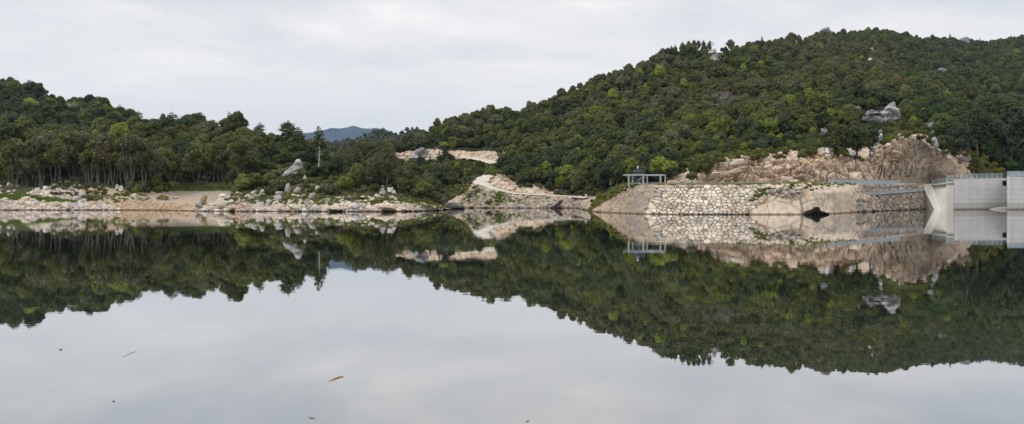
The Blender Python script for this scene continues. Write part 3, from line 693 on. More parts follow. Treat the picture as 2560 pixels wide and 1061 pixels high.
outline_rock([(1806, 442), (1812, 430), (1836, 424), (1864, 414), (1872, 418), (1868, 430), (1846, 438), (1824, 446)], 'big brown layered block under the smooth capstone', (.72, .58, .45), .3, -2.4, 13, .45, (.6, .5, .16), mat_=M_STONE)
outline_rock([(1106, 526), (1112, 514), (1124, 506), (1140, 508), (1156, 514), (1163, 519), (1160, 524), (1140, 527)], 'long dark wedge-shaped rock rising from the water in the inlet', (.42, .42, .43), .3, -14, 14, .2, (.6, .5, .2))
outline_rock([(1382, 518), (1392, 508), (1402, 500), (1408, 502), (1404, 510), (1394, 516)], 'dark slab tilted on the bank under the gravel road', (.26, .26, .29), .3, -1.2, 15)
outline_rock([(2008, 541), (2016, 534), (2024, 529), (2034, 527), (2038, 521), (2044, 522), (2046, 530), (2056, 534), (2070, 536), (2074, 541), (2040, 544)], 'black jagged driftwood-covered rock at the foot of the pale granite', (.05, .042, .036), .25, -1.8, 16, .35, (.3, .3, .2), at=(2037, 541))
outline_rock([(2213, 398), (2216, 384), (2232, 380), (2250, 384), (2262, 392), (2256, 402), (2240, 408), (2222, 408)], 'dark overhanging block in the middle of the quarry face', (.62, .5, .4), .25, -2.2, 17, .5, mat_=M_STONE)
outline_rock([(1022, 403), (1038, 379), (1058, 374), (1074, 381), (1068, 398), (1046, 407)], 'smooth grey rock sheet at the left end of the upper road cut', (1.1, 1.1, 1.12), .12, -1.5, 21, .35, sheet=hillR, cat='rock', name='crag', group='grey crags among the hillside trees')
PLACES_L = [(70, 'at the far left shore'), (130, 'below the left shore trees'), (205, 'on the white rubble slope'), (262, 'at the right end of the left rubble'), (480, 'on the cove bank'), (560, 'right beside the cove'), (640, 'on the near promontory bank'), (720, 'below the bright bushy oak'), (800, 'below the leaning slab'), (880, 'below the big round shrub'), (950, 'left of the tall pine on the bank'), (1020, 'below the tall pine'), (1075, 'on the tapering promontory end'), (1130, 'beside the dark wedge rock')]
def place_l(x):
    for a, b in PLACES_L:
        if x < a: return b
    return PLACES_L[-1][1]
def tier(y, a, b): return 'lower' if y > a else 'middle' if y > b else 'upper'
def scatter_rocks(n, poly, wr, tints, flat=.72, name='boulder', sheet=None, mind=4):
    """loose boulders inside a picture polygon, resting on the terrain"""
    xs = [p[0] for p in poly]; ys = [p[1] for p in poly]; done = []; k = 0
    while len(done) < n and k < n * 40:
        k += 1; x, y = rnd(min(xs), max(xs)), rnd(min(ys), max(ys))
        if not inpoly(np.array([x]), np.array([y]), poly)[0]: continue
        if any(abs(x - a) < mind * 1.3 and abs(y - b) < mind * .8 for a, b in done): continue
        done.append((x, y)); w = wr[0] * (wr[1] / wr[0]) ** (rnd(0, 1) ** 1.6); h = w * rnd(.5, .85)
        p = on(sheet, x, y) if sheet else land(x, y); s = p.y / F; t = tints[int(RNG.integers(len(tints)))]
        o = rock(name, p + Vector((0, rnd(-.4, .2), h * s * .3)), (w * s / 2, w * s / 2 * rnd(.6, 1), h * s / 2), (rnd(-.4, .4), rnd(-.6, .6), rnd(-3, 3)), t)
        yield o, x, y, w, t
used = 0
for n, poly, wr, tints in [
    (16, [(-5, 500), (0, 466), (30, 468), (62, 488), (60, 498)], (8, 17), (WHITE, WHITE, GREY)),
    (64, [(62, 490), (100, 470), (140, 456), (186, 454), (206, 476), (212, 508), (150, 500), (110, 486)], (8, 19), (WHITE, WHITE, CREAM, GREY)),
    (66, [(-5, 524), (-5, 505), (60, 503), (140, 511), (250, 508), (256, 524)], (10, 24), (WHITE, CREAM, CREAM, PINK)),
    (12, [(300, 523), (330, 508), (480, 514), (480, 526)], (5, 10), (OCHRE, CREAM, PINK)),
    (52, [(540, 527), (540, 505), (600, 497), (700, 505), (820, 515), (900, 513), (1020, 520), (1040, 528), (900, 529)], (11, 27), (WHITE, CREAM, GREY, PINK)),
    (40, [(560, 500), (600, 486), (700, 490), (860, 491), (960, 493), (1010, 505), (900, 510), (700, 505)], (8, 20), (WHITE, GREY, CREAM)),
    (18, [(1000, 500), (1060, 505), (1115, 522), (1100, 527), (1040, 518)], (4, 11), (CREAM, PINK, WHITE))]:
    for o, x, y, w, t in scatter_rocks(n, poly, wr, tints):
        sz = 'small' if w < 8.5 else 'large' if w > 13 else 'medium'
        later(o, x, f'{sz} {TN[t]} boulder,', place_l(x) + (' at the water' if y > 516 else ''), 'boulder', 'granite boulders round the lake')
for o, x, y, w, t in scatter_rocks(34, [(2140, 533), (2150, 497), (2230, 488), (2320, 492), (2332, 520), (2230, 530)], (10, 24), (CREAM, GREY, GREY, PINK), sheet=bank, mind=7):
    later(o, x, f'{"large" if w > 16 else "smaller"} {TN[t]} angular block,', 'beneath the concrete ledge' + (' at the water' if y > 512 else ''), 'boulder', 'granite boulders round the lake')

for o, x, y, w, t in scatter_rocks(14, [(2140, 318), (2158, 290), (2200, 282), (2258, 272), (2262, 310), (2215, 345), (2190, 350)], (7, 17), ((.8, .82, .85), (.66, .68, .7), (.9, .92, .95)), name='crag', sheet=hillR, mind=8):
    o.data = CRAGM[int(x) % len(CRAGM)]; later(o, x, f'{"broad" if w > 11 else "small"} broken grey rock', 'among the hillside crags ' + ('by the layered crag' if x < 2205 else 'by the largest crag face'), 'rock', 'grey crags among the hillside trees')
for o, x, y, w, t in scatter_rocks(13, [(1912, 486), (1930, 472), (2000, 468), (2016, 484), (1985, 498), (1940, 494)], (8, 22), (GREY, (.5, .48, .46), CREAM), sheet=bank, mind=7):
    later(o, x, f'{"large" if w > 13 else "small"} weathered grey boulder', 'in the hollow on top of the pale granite', 'boulder', 'granite boulders round the lake')
# riprap: angular stones fitted against the bank, course by course
def clip(poly, nx, ny, c):                       # keep the side nx*x + ny*y <= c
    out = []
    for a, b in zip(poly, poly[1:] + poly[:1]):
        da, db = nx * a[0] + ny * a[1] - c, nx * b[0] + ny * b[1] - c
        if da <= 0: out.append(a)
        if (da < 0) != (db < 0): t = da / (da - db); out.append((a[0] + (b[0] - a[0]) * t, a[1] + (b[1] - a[1]) * t))
    return out
def fitted(seeds, bound, gap, tints, probs, namer, group, push, thick):
    for n_, (sx, sy, c, k, wgt) in enumerate(seeds):
        poly = list(bound)
        for m_, (tx, ty, _, _, w2) in enumerate(seeds):
            if m_ == n_ or abs(tx - sx) > 45 or abs(ty - sy) > 32: continue
            dx, dy = tx - sx, (ty - sy) * 1.7; L = math.hypot(dx, ty - sy)
            if L < .5: continue
            mid = (dx * (sx + tx) + dy * (sy + ty)) / 2 + (wgt - w2) * L * .5
            poly = clip(poly, dx, dy, mid - gap * L * rnd(.5, 1.5))
            if len(poly) < 3: break
        if len(poly) < 3: continue
        P_ = []                                   # chip the corners
        for a, b in zip(poly, poly[1:] + poly[:1]):
            t = rnd(.1, .2); P_ += [(a[0] + (b[0] - a[0]) * t, a[1] + (b[1] - a[1]) * t), (b[0] + (a[0] - b[0]) * t, b[1] + (a[1] - b[1]) * t)]
        poly = P_; m = len(poly); cx = sum(p[0] for p in poly) / m; cy = sum(p[1] for p in poly) / m
        if max(p[0] for p in poly) - min(p[0] for p in poly) < 2: continue
        q = on(bank, cx, min(cy, 534)); D = q.y; out = rnd(-.1, .14); V = []; Fc = []; tx_, ty_ = rnd(-.12, .12), rnd(-.1, .18)
        for dd, sc_ in ((thick, 1.0), (-.02, 1.), (-.14, .93), (-.26, .72)):
            for (x, y) in poly:
                X, Y = cx + (x - cx) * sc_, cy + (y - cy) * sc_
                w_ = W(X, Y, on(bank, X, min(max(Y, 462), 534)).y + dd * thick * 2.2 - push - out + (X - cx) * .06 * tx_ + (Y - cy) * .06 * ty_ + (rnd(-.05, .05) if dd < 0 else 0)); V.append(tuple(w_ - q))
        V.append(tuple(W(cx + rnd(-1, 1), cy + rnd(-1, 1), D - .3 * thick * 2.2 - push - out + rnd(-.06, .05)) - q))
        for r_ in range(3):
            for e in range(m): a = r_ * m + e; b = r_ * m + (e + 1) % m; Fc.append((a, b, b + m, a + m))
        Fc += [(3 * m + e, 3 * m + (e + 1) % m, 4 * m) for e in range(m)]; Fc.append(tuple(range(m))[::-1])
        me = bpy.data.meshes.new('stone'); me.from_pydata(V, [], Fc); me.materials.append(M_STONE)
        o = bpy.data.objects.new('riprap_stone', me); COL.objects.link(o); o.location = q
        t = tints[int(RNG.choice(len(tints), p=probs))]; b_ = rnd(.8, 1.08); o['tint'] = tuple(v * b_ for v in t); o['label'] = namer(TN.get(t) or ('grey' if t[0] < .9 else 'pinkish' if t[0] < 1.05 else 'cream' if t[0] < 1.25 else 'whitish'), c, k); o['category'] = 'stone'; o['group'] = group
seeds = []; courses = 10
for c in range(courses):
    y0 = 533 - c * 7.35; xl = np.interp(y0, [465, 537], [1646, 1617]); xr = np.interp(y0, [462, 520, 537], [1955, 1890, 1866]); x = xl + rnd(2, 7); k = 0
    while x < xr - 3:
        w = rnd(8., 16.5) if rnd(0, 1) > .14 else rnd(17, 23)
        seeds.append((x + w / 2, y0 + rnd(-2.7, 2.7), c, k, rnd(-1.2, 1.2) + (2.2 if w > 15 else 0))); k += 1; x += w
seeds = seeds[:246]
fitted(seeds, [(1612, 538.5), (1640, 463), (1962, 463), (1890, 518), (1862, 538.5)], .5, [(1.22, 1.15, 1.05), (1.3, 1.28, 1.25), (1.1, 1.03, .94), (1.38, 1.31, 1.22), (1.0, .86, .74), (.8, .8, .82)], [.28, .24, .2, .14, .09, .05],
       lambda t, c, k: f'{t} stone, {ORD[k]} from the left in the {ORD[c]} riprap course above the water', 'riprap stones laid against the terrace', .12, .3)
seeds = []
for c in range(3):
    x = 2146 + c * 3; k = 0
    while x < 2305 and len(seeds) < 62: w = rnd(6.5, 11); seeds.append((x + w / 2, 476.5 - c * 5 + rnd(-1, 1), c, k, rnd(-.6, .6))); k += 1; x += w
fitted(seeds, [(2140, 479.5), (2142, 463.5), (2312, 462.5), (2308, 478)], .4, [CREAM, GREY, WHITE, PINK], [.3, .25, .3, .15],
       lambda t, c, k: f'{t} stone, {ORD[k]} from the left in {["the bottom", "the middle", "the top"][c]} course over the concrete ledge', 'riprap stones over the concrete ledge', .3, .25)

# ------------------------------------------------------------------ foliage meshes
def leaf_tris(Pc, Nn, size, rg):
    n = len(Pc); a = rg.normal(size=(n, 3)); u = np.cross(Nn, a); u /= np.linalg.norm(u, axis=1)[:, None] + 1e-9
    v = np.cross(Nn, u); sz = (size * rg.uniform(.6, 1.35, n))[:, None]
    V = np.stack([Pc - u * sz, Pc + v * sz * .55, Pc + u * sz, Pc - v * sz * .55], 1).reshape(-1, 3)
    i = np.arange(n)[:, None] * 4
    return V, np.concatenate([i + np.array([0, 1, 2]), i + np.array([0, 2, 3])], 1).reshape(-1, 3)
def foliage(lobes, n, leaf, seed, core=.8, shell=(.8, 1.06), spread=.7):
    """lobes: (centre, radii). Leaf clumps spread through each lobe's outer shell over a small solid heart"""
    rg = np.random.default_rng(seed); C = np.array([l[0] for l in lobes], float); R = np.array([l[1] for l in lobes], float)
    wgt = R[:, 0] * R[:, 2]; wgt /= wgt.sum(); li = rg.choice(len(C), n, p=wgt)
    d = rg.normal(size=(n, 3)); d /= np.linalg.norm(d, axis=1)[:, None]
    r = rg.uniform(*shell, n); lump = 1 + .13 * fbm(d * 2.3 + li[:, None] * 7.1, 2, seed)
    Pc = C[li] + d * R[li] * (r * lump)[:, None]
    keep = np.ones(n, bool)
    for c, q in zip(C, R): keep &= (((Pc - c) / q) ** 2).sum(1) > .5
    Pc, d, li = Pc[keep], d[keep], li[keep]
    nn = d + rg.normal(size=d.shape) * spread; nn /= np.linalg.norm(nn, axis=1)[:, None]
    V, T = leaf_tris(Pc, nn, leaf, rg)
    lobev = rg.uniform(-.18, .18, len(C)); var = np.repeat(np.clip(rg.beta(2.2, 3.0, len(Pc)) + lobev[li], 0, 1), 2)
    if core:
        for c, q in zip(C, R):
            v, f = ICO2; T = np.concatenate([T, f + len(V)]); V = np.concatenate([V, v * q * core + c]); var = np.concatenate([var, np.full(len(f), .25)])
    me = npmesh('crown', V, T); a = me.attributes.new('leaf_var', 'FLOAT', 'FACE'); a.data.foreach_set('value', var.astype(np.float32))
    me.materials.append(M_LEAF); return me
def oak_lobes(seed, h=6.4, r=2.7, low=1.3):
    rg = np.random.default_rng(seed); L = [((0, 0, (h + low) / 2), (r * .68, r * .68, (h - low) / 2 * .8))]
    ax, ay = rg.uniform(.8, 1.2), rg.uniform(-.35, .35)
    for i in range(26):
        a = rg.uniform(0, 6.283); e = rg.uniform(-.5, 1.4); q = rg.uniform(.34, .95) * r / 2.7
        cr = r * .76 * rg.uniform(.7, 1.22) * (ax if math.cos(a) > 0 else 2 - ax)
        L.append(((math.cos(a) * math.cos(e) * cr, math.sin(a) * math.cos(e) * cr, (h + low) / 2 + math.sin(e) * (h - low) / 2 * .72), (q, q, q * .85)))
    return L
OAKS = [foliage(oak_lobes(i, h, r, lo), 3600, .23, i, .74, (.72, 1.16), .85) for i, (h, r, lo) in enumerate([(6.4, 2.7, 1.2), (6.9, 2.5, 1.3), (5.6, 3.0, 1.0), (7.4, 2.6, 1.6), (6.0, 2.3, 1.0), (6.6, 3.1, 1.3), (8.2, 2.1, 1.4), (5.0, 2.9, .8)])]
def tall_lobes(seed, h=11.):
    rg = np.random.default_rng(seed); L = []
    for i in range(15):
        t = rg.uniform(0, 1); z = 5.2 + t * (h - 6.2); rr = 2.1 * (1 - .35 * abs(t - .45) * 2)
        a = rg.uniform(0, 6.283); q = rg.uniform(.7, 1.25); L.append(((math.cos(a) * rr * .8, math.sin(a) * rr * .8, z), (q, q, q * 1.1)))
    return L
TALLS = [foliage(tall_lobes(40 + i), 3000, .24, 40 + i, .62, (.65, 1.1)) for i in range(4)]
def stems_mesh(seed, h=11., n=4, lean=.17, r=.11, smooth=True):
    rg = np.random.default_rng(seed); b = MB()
    for i in range(n):
        a = rg.uniform(0, 6.283); l = rg.uniform(.05, lean) * h; pts = []; x0 = np.array([math.cos(a) * .3, math.sin(a) * .3])
        hh = h * rg.uniform(.72, .9)
        for k in range(7):
            t = k / 6; w = rg.normal(size=2) * .12
            pts.append((x0[0] + math.cos(a) * l * t ** 1.4 + w[0], x0[1] + math.sin(a) * l * t ** 1.4 + w[1], -.4 + hh * t))
        rr = r * rg.uniform(.7, 1.25); b.tube(pts, [rr * (1 - .75 * k / 6) for k in range(7)], 5)
        for _ in range(4):
            k = int(rg.integers(3, 6)); p = np.array(pts[k]); q = p + np.array([rg.normal() * 1.1, rg.normal() * 1.1, rg.uniform(.8, 2)])
            b.tube([p, (p + q) / 2 + np.array([0, 0, -.15]), q], [rr * .4, rr * .28, rr * .1], 4)
    me = b.mesh('trunk', True); me.materials.append(M_BARK); return me
STEMS = [stems_mesh(60 + i, 11., 3 + i % 3) for i in range(4)]
def oak_trunk(seed):
    rg = np.random.default_rng(seed); b = MB()
    pts = [(0, 0, -.5), (.05, 0, .8), (.12, .06, 1.8), (.1, .1, 3.)]; b.tube(pts, [.26, .2, .17, .1], 7)
    for i in range(5):
        a = i * 1.256 + rg.uniform(-.3, .3); z = rg.uniform(1.0, 2.2); q = (math.cos(a) * 1.6, math.sin(a) * 1.6, z + rg.uniform(1, 2.2))
        b.tube([(.1, .05, z), (math.cos(a) * .8, math.sin(a) * .8, z + .8), q], [.11, .08, .04], 5)
    me = b.mesh('trunk', True); me.materials.append(M_BARK); return me
OTR = [oak_trunk(80 + i) for i in range(3)]
def pine_parts(seed, h=10., cone=True, start=.35, w=2.0):
    rg = np.random.default_rng(seed); b = MB(); L = []
    b.tube([(0, 0, -.5), (.05, 0, h * .4), (0, .04, h * .75), (0, 0, h)], [.2, .15, .09, .02], 6)
    nl = 13
    for i in range(nl):
        t = start + (1 - start) * i / (nl - 1); z = h * t
        rad = w * ((1 - t) / (1 - start)) ** .75 + .18 if cone else w * (math.sin(math.pi * min(1, .18 + .82 * (t - start) / (1 - start))) ** .7) * .9 + .15
        for k in range(5 if rad > .5 else 2):
            a = rg.uniform(0, 6.283); r2 = rad * rg.uniform(.65, 1.1); e = (math.cos(a) * r2, math.sin(a) * r2, z + r2 * .16 - .1)
            b.tube([(0, 0, z - .1), e], [.04, .015], 3)
            q = max(.3, rad * rg.uniform(.3, .46)); L.append(((e[0] * .78, e[1] * .78, e[2]), (q * 1.15, q * 1.15, q * .75)))
            if rad > 1: L.append(((e[0] * .42, e[1] * .42, z), (q, q, q * .5)))
    tr = b.mesh('trunk', True); tr.materials.append(M_BARK)
    return tr, foliage(L, 3600, .2, seed, .5, (.5, 1.2), 1.2)
PINES = [pine_parts(120, 10, True, .3, 2.1), pine_parts(121, 10, False, .28, 2.3), pine_parts(122, 10, True, .36, 2.2), pine_parts(123, 10, False, .4, 2.7)]
def bush_mesh(seed, n=900, leaf=.13):
    rg = np.random.default_rng(seed)
    L = [((rg.normal() * .45, rg.normal() * .45, rg.uniform(.35, .85)), (rg.uniform(.35, .6),) * 2 + (rg.uniform(.35, .55),)) for _ in range(7)]
    return foliage(L, n, leaf, seed, .75)
BUSH = [bush_mesh(140 + i) for i in range(5)]
def grass_mesh(seed):
    rg = np.random.default_rng(seed); n = 90
    a = rg.uniform(0, 6.283, n); r = rg.uniform(0, .55, n); b = np.stack([np.cos(a) * r, np.sin(a) * r, np.zeros(n)], 1)
    t = b + np.stack([rg.normal(size=n) * .16, rg.normal(size=n) * .16, rg.uniform(.2, .55, n)], 1)
    s = np.stack([rg.normal(size=n), rg.normal(size=n), np.zeros(n)], 1); s /= np.linalg.norm(s, axis=1)[:, None]; s *= .05
    V = np.stack([b - s, b + s, t], 1).reshape(-1, 3); me = npmesh('tuft', V, np.arange(3 * n).reshape(-1, 3))
    at = me.attributes.new('leaf_var', 'FLOAT', 'FACE'); at.data.foreach_set('value', rg.uniform(.2, .9, n).astype(np.float32))
    me.materials.append(M_LEAF); return me
GRASS = [grass_mesh(160 + i) for i in range(3)]
def bare_mesh(seed, h=6., spread=.8, m=None, n0=5):
    rg = random.Random(seed); b = MB()
    def br(p, d, l, r, lev):
        q = p + d * l; mid = (p + q) / 2 + Vector((rg.gauss(0, l * .05), rg.gauss(0, l * .05), 0))
        b.tube([p, mid, q], [r, r * .8, r * .6], 4 if lev else 6)
        if lev >= (5 if n0 > 7 else 4): return
        for _ in range(n0 if lev == 0 else 3):
            e = (d + Vector((rg.gauss(0, spread), rg.gauss(0, spread), rg.gauss(.1, .3)))).normalized()
            br(p + (q - p) * rg.uniform(.6, 1.), e, l * rg.uniform(.5, .78), r * .55, lev + 1)
    br(Vector((0, 0, -.3)), Vector((0, 0, 1)), h * .38, h * .022, 0)
    me = b.mesh('branches'); me.materials.append(m or M_DEAD); return me

# ------------------------------------------------------------------ one object of many points, each carrying a copied mesh
def masses(name, pts, rot, scl, idx, tint, protos, label=None):
    me = bpy.data.meshes.new(name); n = len(pts); me.vertices.add(n)
    me.vertices.foreach_set('co', np.asarray(pts, np.float32).ravel())
    for nm, ty, dat, key in (('rot', 'FLOAT_VECTOR', rot, 'vector'), ('scl', 'FLOAT_VECTOR', scl, 'vector'), ('tint', 'FLOAT_VECTOR', tint, 'vector')):
        a = me.attributes.new(nm, ty, 'POINT'); a.data.foreach_set(key, np.asarray(dat, np.float32).ravel())
    a = me.attributes.new('pick', 'INT', 'POINT'); a.data.foreach_set('value', np.asarray(idx, np.int32))
    o = link(name, me); g = bpy.data.node_groups.new(name, 'GeometryNodeTree')
    g.interface.new_socket('Geometry', in_out='INPUT', socket_type='NodeSocketGeometry'); g.interface.new_socket('Geometry', in_out='OUTPUT', socket_type='NodeSocketGeometry')
    n_ = g.nodes; gi = n_.new('NodeGroupInput'); go = n_.new('NodeGroupOutput'); ip = n_.new('GeometryNodeInstanceOnPoints'); jn = n_.new('GeometryNodeJoinGeometry')
    for i, pm in enumerate(protos):
        po = bpy.data.objects.new('source_' + name, pm); oi = n_.new('GeometryNodeObjectInfo'); oi.inputs['Object'].default_value = po; oi.inputs['As Instance'].default_value = True
        g.links.new(oi.outputs['Geometry'], jn.inputs[0])
    def attr(nm, ty):
        a = n_.new('GeometryNodeInputNamedAttribute'); a.data_type = ty; a.inputs['Name'].default_value = nm
        return [s for s in a.outputs if s.enabled and s.name == 'Attribute'][0]
    g.links.new(gi.outputs[0], ip.inputs['Points']); g.links.new(jn.outputs[0], ip.inputs['Instance']); ip.inputs['Pick Instance'].default_value = True
    g.links.new(attr('pick', 'INT'), ip.inputs['Instance Index'])
    e = n_.new('FunctionNodeEulerToRotation'); g.links.new(attr('rot', 'FLOAT_VECTOR'), e.inputs[0]); g.links.new(e.outputs[0], ip.inputs['Rotation'])
    g.links.new(attr('scl', 'FLOAT_VECTOR'), ip.inputs['Scale']); g.links.new(ip.outputs[0], go.inputs[0])
    md = o.modifiers.new('scatter', 'NODES'); md.node_group = g; tag(o, kind='stuff'); return o

# ------------------------------------------------------------------ tree positions
OLIVE = np.array((.138, .162, .046)); DOLIVE = np.array((.088, .114, .038)); BROWN = np.array((.150, .152, .060)); GREYG = np.array((.150, .165, .088)); BRIGHT = np.array((.25, .31, .055)); COOL = np.array((.075, .105, .055)); YEL = np.array((.28, .29, .04))
def tint_at(P, fresh=.08, seed=0):
    """species and season patches over the slope"""
    n = len(P); rg = np.random.default_rng(seed); k = fbm(P * np.array([.03, .03, 0]), 3, seed) * .9 + rg.normal(size=n) * .33
    T = np.where((k < -.35)[:, None], COOL, np.where((k < .0)[:, None], DOLIVE, np.where((k < .38)[:, None], OLIVE, np.where((k < .66)[:, None], GREYG, BROWN))))
    m = rg.random(n) < fresh; T = np.where(m[:, None], BRIGHT * rg.uniform(.6, 1.1, (n, 1)), T)
    return T * rg.uniform(.78, 1.28, (n, 1)), k, m
def crag_clear(x, y, Q):
    ok = np.ones(len(x), bool)
    for cx, cy, w, h in CRAGS: ok &= ~((np.abs(x - cx) < w) & (y - cy < h * .8 + (12 if 2100 < cx < 2360 else 3)) & (y - cy > -h * .5))
    return ok
RC = np.array([tuple(W(*p)) for p in [(1252, 420, 262), (1246, 415, 266), (1225, 408, 273), (1195, 402, 282), (1160, 398, 286), (1120, 396, 288), (1236, 433, 231), (1218, 443, 226), (1200, 449, 222), (1196, 456, 218), (1210, 463, 215)]])
def okR(x, y, Q):
    ok = crag_clear(x, y, Q); D = Q[:, 1]
    r4 = R4(x)[0]; r5 = R5(x)[0]; r3 = R3(x)[0]; r2 = R2(x)[0]
    ok &= ~((x > 1680) & (x < 2440) & (D < r4 - 1))
    ok &= ~((x > 985) & (x < 1285) & (D > r4 - 2.5) & (D < r5 + 1))
    ok &= ~((x > 1180) & (x < 1680) & (D < r3 + .5))
    ok &= ~((x > 1400) & (x < 1475) & (D < r3 + 1))
    ok &= ~((x >= 2440) & (D < r2 + 12)); ok &= ~((x < 1180) & (D < r2 + 6))
    for p in RC: ok &= (Q[:, 0] - p[0]) ** 2 + (Q[:, 1] - p[1]) ** 2 > 16
    ok &= ~inpoly(x, y, [(1120, 400), (1262, 400), (1264, 446), (1222, 446), (1200, 427), (1160, 421), (1120, 414)])
    ok &= ~((x > 985) & (x < 1180) & (y < 413) & (D < r4)); ok &= ~((x > 1150) & (x < 1190) & (D < r3 - 4))
    return ok
def okL(x, y, Q):
    ok = crag_clear(x, y, Q); D = Q[:, 1]; d2 = L2(x)[0]
    ok &= D > d2 + 1.2
    ok &= ~((x > 598) & (x < 860) & (y > 448)); ok &= ~((x > 640) & (x < 790) & (y > 432)); ok &= ~((x > 1050) & (y > 498)); ok &= x < 1105
    return ok
QR1 = hillR.scatter(60000, okR, 2.5, 2, 6, 1, (850, 2800))
QR2 = np.concatenate([hillR.scatter(9000, okR, 2.6, 6, 7, 2, (960, 1480)), hillR.scatter(10000, okR, 2.8, 6, 7, 23, (1481, 1950)), hillR.scatter(30000, okR, 3.1, 6, 7, 24, (1951, 2750)),
    hillR.scatter(14000, okR, 2.7, 7, 8, 27, (960, 1500)), hillR.scatter(22000, okR, 2.9, 7, 8, 28, (1501, 1980)), hillR.scatter(50000, okR, 3.3, 7, 8, 29, (1981, 2750)), hillR.scatter(9000, okR, 3.2, 8, 9, 22, (960, 1950)), hillR.scatter(6000, okR, 3.6, 8, 9, 25, (1951, 2750))])
QR3 = hillR.scatter(2000, lambda x, y, Q: x > 900, 6.5, 9, 10, 2)
QL1 = left.scatter(50000, okL, 2.5, 3, 6, 3)
QL2 = left.scatter(3000, lambda x, y, Q: x < 1000, 5, 6, 7, 4)
QF1 = far1.scatter(16000, None, 6.0, 0, 2, 5); QF2 = far2.scatter(12000, None, 5.0, 0, 2, 6); QF3 = far3.scatter(7000, None, 5.5, 0, 2, 7)
def px_of(Q): return CX + F * Q[:, 0] / Q[:, 1], HOR - F * (Q[:, 2] - CAMZ) / Q[:, 1]

def tree_parts(name, crown, trunk, p, s, rz, tint, tname='trunk', cname='crown', tt=(.3, .3, .3)):
    r = empty(name, p, rz); r.scale = (s if hasattr(s, '__len__') else (s, s, s))
    if trunk is not None:
        t = bpy.data.objects.new(tname, trunk); COL.objects.link(t); t.parent = r
    if crown is not None:
        c = bpy.data.objects.new(cname, crown); COL.objects.link(c); c.parent = r; c['tint'] = tuple(float(v) for v in tint)
    return r
PLACES_T = [(0, 110, 'above the far left shore'), (110, 210, 'behind the white rubble slope'), (210, 300, 'by the white tooth-shaped boulder'), (300, 420, 'left of the sandy cove'), (420, 520, 'behind the cove sand'), (520, 610, 'right behind the cove'), (610, 700, 'left of the leaning slab'), (700, 790, 'around the leaning slab'), (790, 860, 'by the bleached snag'), (860, 930, 'left of the tall pine'), (930, 1010, 'around the tall pine'), (1010, 1110, 'at the promontory end'), (1110, 1180, 'in the gully below the road cut'), (1180, 1262, 'beside the road bend'), (1262, 1340, 'above the pink cut slope'), (1340, 1420, 'over the gravel road'), (1420, 1500, 'over the gravel road end'), (1500, 1560, 'behind the broom bushes'), (1560, 1680, 'behind the steel gantry'), (1680, 1760, 'over the left tip of the cliff'), (1760, 1840, 'above the smooth capstone'), (1840, 1920, 'above the layered block'), (1920, 2000, 'above the cliff middle'), (2000, 2060, 'left of the white monument'), (2060, 2130, 'behind the white monument'), (2130, 2200, 'left of the grey crags'), (2200, 2290, 'among the grey crags'), (2290, 2350, 'above the quarry shoulder'), (2350, 2430, 'right of the quarry'), (2430, 2500, 'behind the dam railing'), (2500, 2600, 'at the far right behind the dam')]
def place_t(x):
    for a, b, s in PLACES_T:
        if x < b: return s
    return PLACES_T[-1][2]
def tint_word(k, m): return 'bright green' if m else 'blue-green' if k < -.35 else 'dark green' if k < 0 else 'olive' if k < .38 else 'grey-green' if k < .66 else 'brownish'

# tall many-stemmed trees along the forest edge of the left shore
xt = [6, 22, 38, 52, 66, 82, 96, 110, 124, 140, 152, 166, 180, 196, 212, 226, 240, 252, 270, 288, 304, 318, 334, 352, 372, 392, 412, 470, 486, 502, 518, 532, 548, 562, 578, 592]
for i, x in enumerate(xt):
    c = int(np.argmin(np.abs(left.xs - x))); k = left.starts[3]; p = Vector(left.P[k, c]) + Vector((0, rnd(.5, 3.5), -.2))
    if x > 420: p.y += 2
    s = rnd(.74, 1.13); p.y += rnd(-.5, 3); p.x += rnd(-.45, .45); tt = [GREYG, OLIVE, DOLIVE, BROWN * .9][int(RNG.integers(4))] * rnd(.8, 1.1)
    r = tree_parts('tall_tree', TALLS[i % 4], STEMS[(i + i // 4) % 4], p, (s * .95, s * .95, s), rnd(0, 6), tt)
    later(r, x, f'{"taller" if s > .98 else "shorter"} slender tree with pale bare stems', place_t(x), 'tree', 'slender trees along the left forest edge')

near = np.concatenate([QR1, QL1]); isL = np.concatenate([np.zeros(len(QR1), bool), np.ones(len(QL1), bool)])
# keep the forest edge of the left shore for the slender trees
xn, yn = px_of(near)
edge = isL & (xn < 600) & (near[:, 1] < L2(xn)[0] + 4.5)
near, isL = near[~edge], isL[~edge]; xn, yn = px_of(near)
T, K, Mb = tint_at(near, .07, 31)
Mb2 = (~isL) & (xn > 1650) & (xn < 2150) & (np.random.default_rng(3).random(len(near)) < .24)    # spring growth over the cliff
T = np.where(Mb2[:, None], (BRIGHT * .62 + OLIVE * .38) * np.random.default_rng(4).uniform(.6, 1.2, (len(near), 1)), T); Mb |= Mb2
dark = (~isL) & (xn > 2280); T = np.where(dark[:, None] & ~Mb[:, None], T * np.array([.66, .8, .8]), T)
rg = np.random.default_rng(77)
S = np.clip(np.exp(rg.normal(-.2, .27, len(near))), .42, 1.4) * np.where(isL, .80, .78)
S = np.where(isL & (xn > 780) & (yn < 470), np.minimum(S, .68), S)
S = np.where((~isL) & (xn > 1125) & (xn < 1264) & (yn > 420) & (yn < 448), rg.uniform(.4, .55, len(near)), S)
S = np.where((~isL) & (xn > 985) & (xn < 1180) & (yn < 447) & (yn > 412), rg.uniform(.36, .5, len(near)), S)
S = np.where(isL & (xn > 600) & (xn < 1110) & (near[:, 1] < L2(xn)[0] + 9), S * .72, S)
S = np.where((~isL) & (xn < 1180), S * 1.1, S)
S = np.where((~isL) & (xn > 1690) & (xn < 2330) & (near[:, 1] < R4(xn)[0] + 14), S * .62, S)
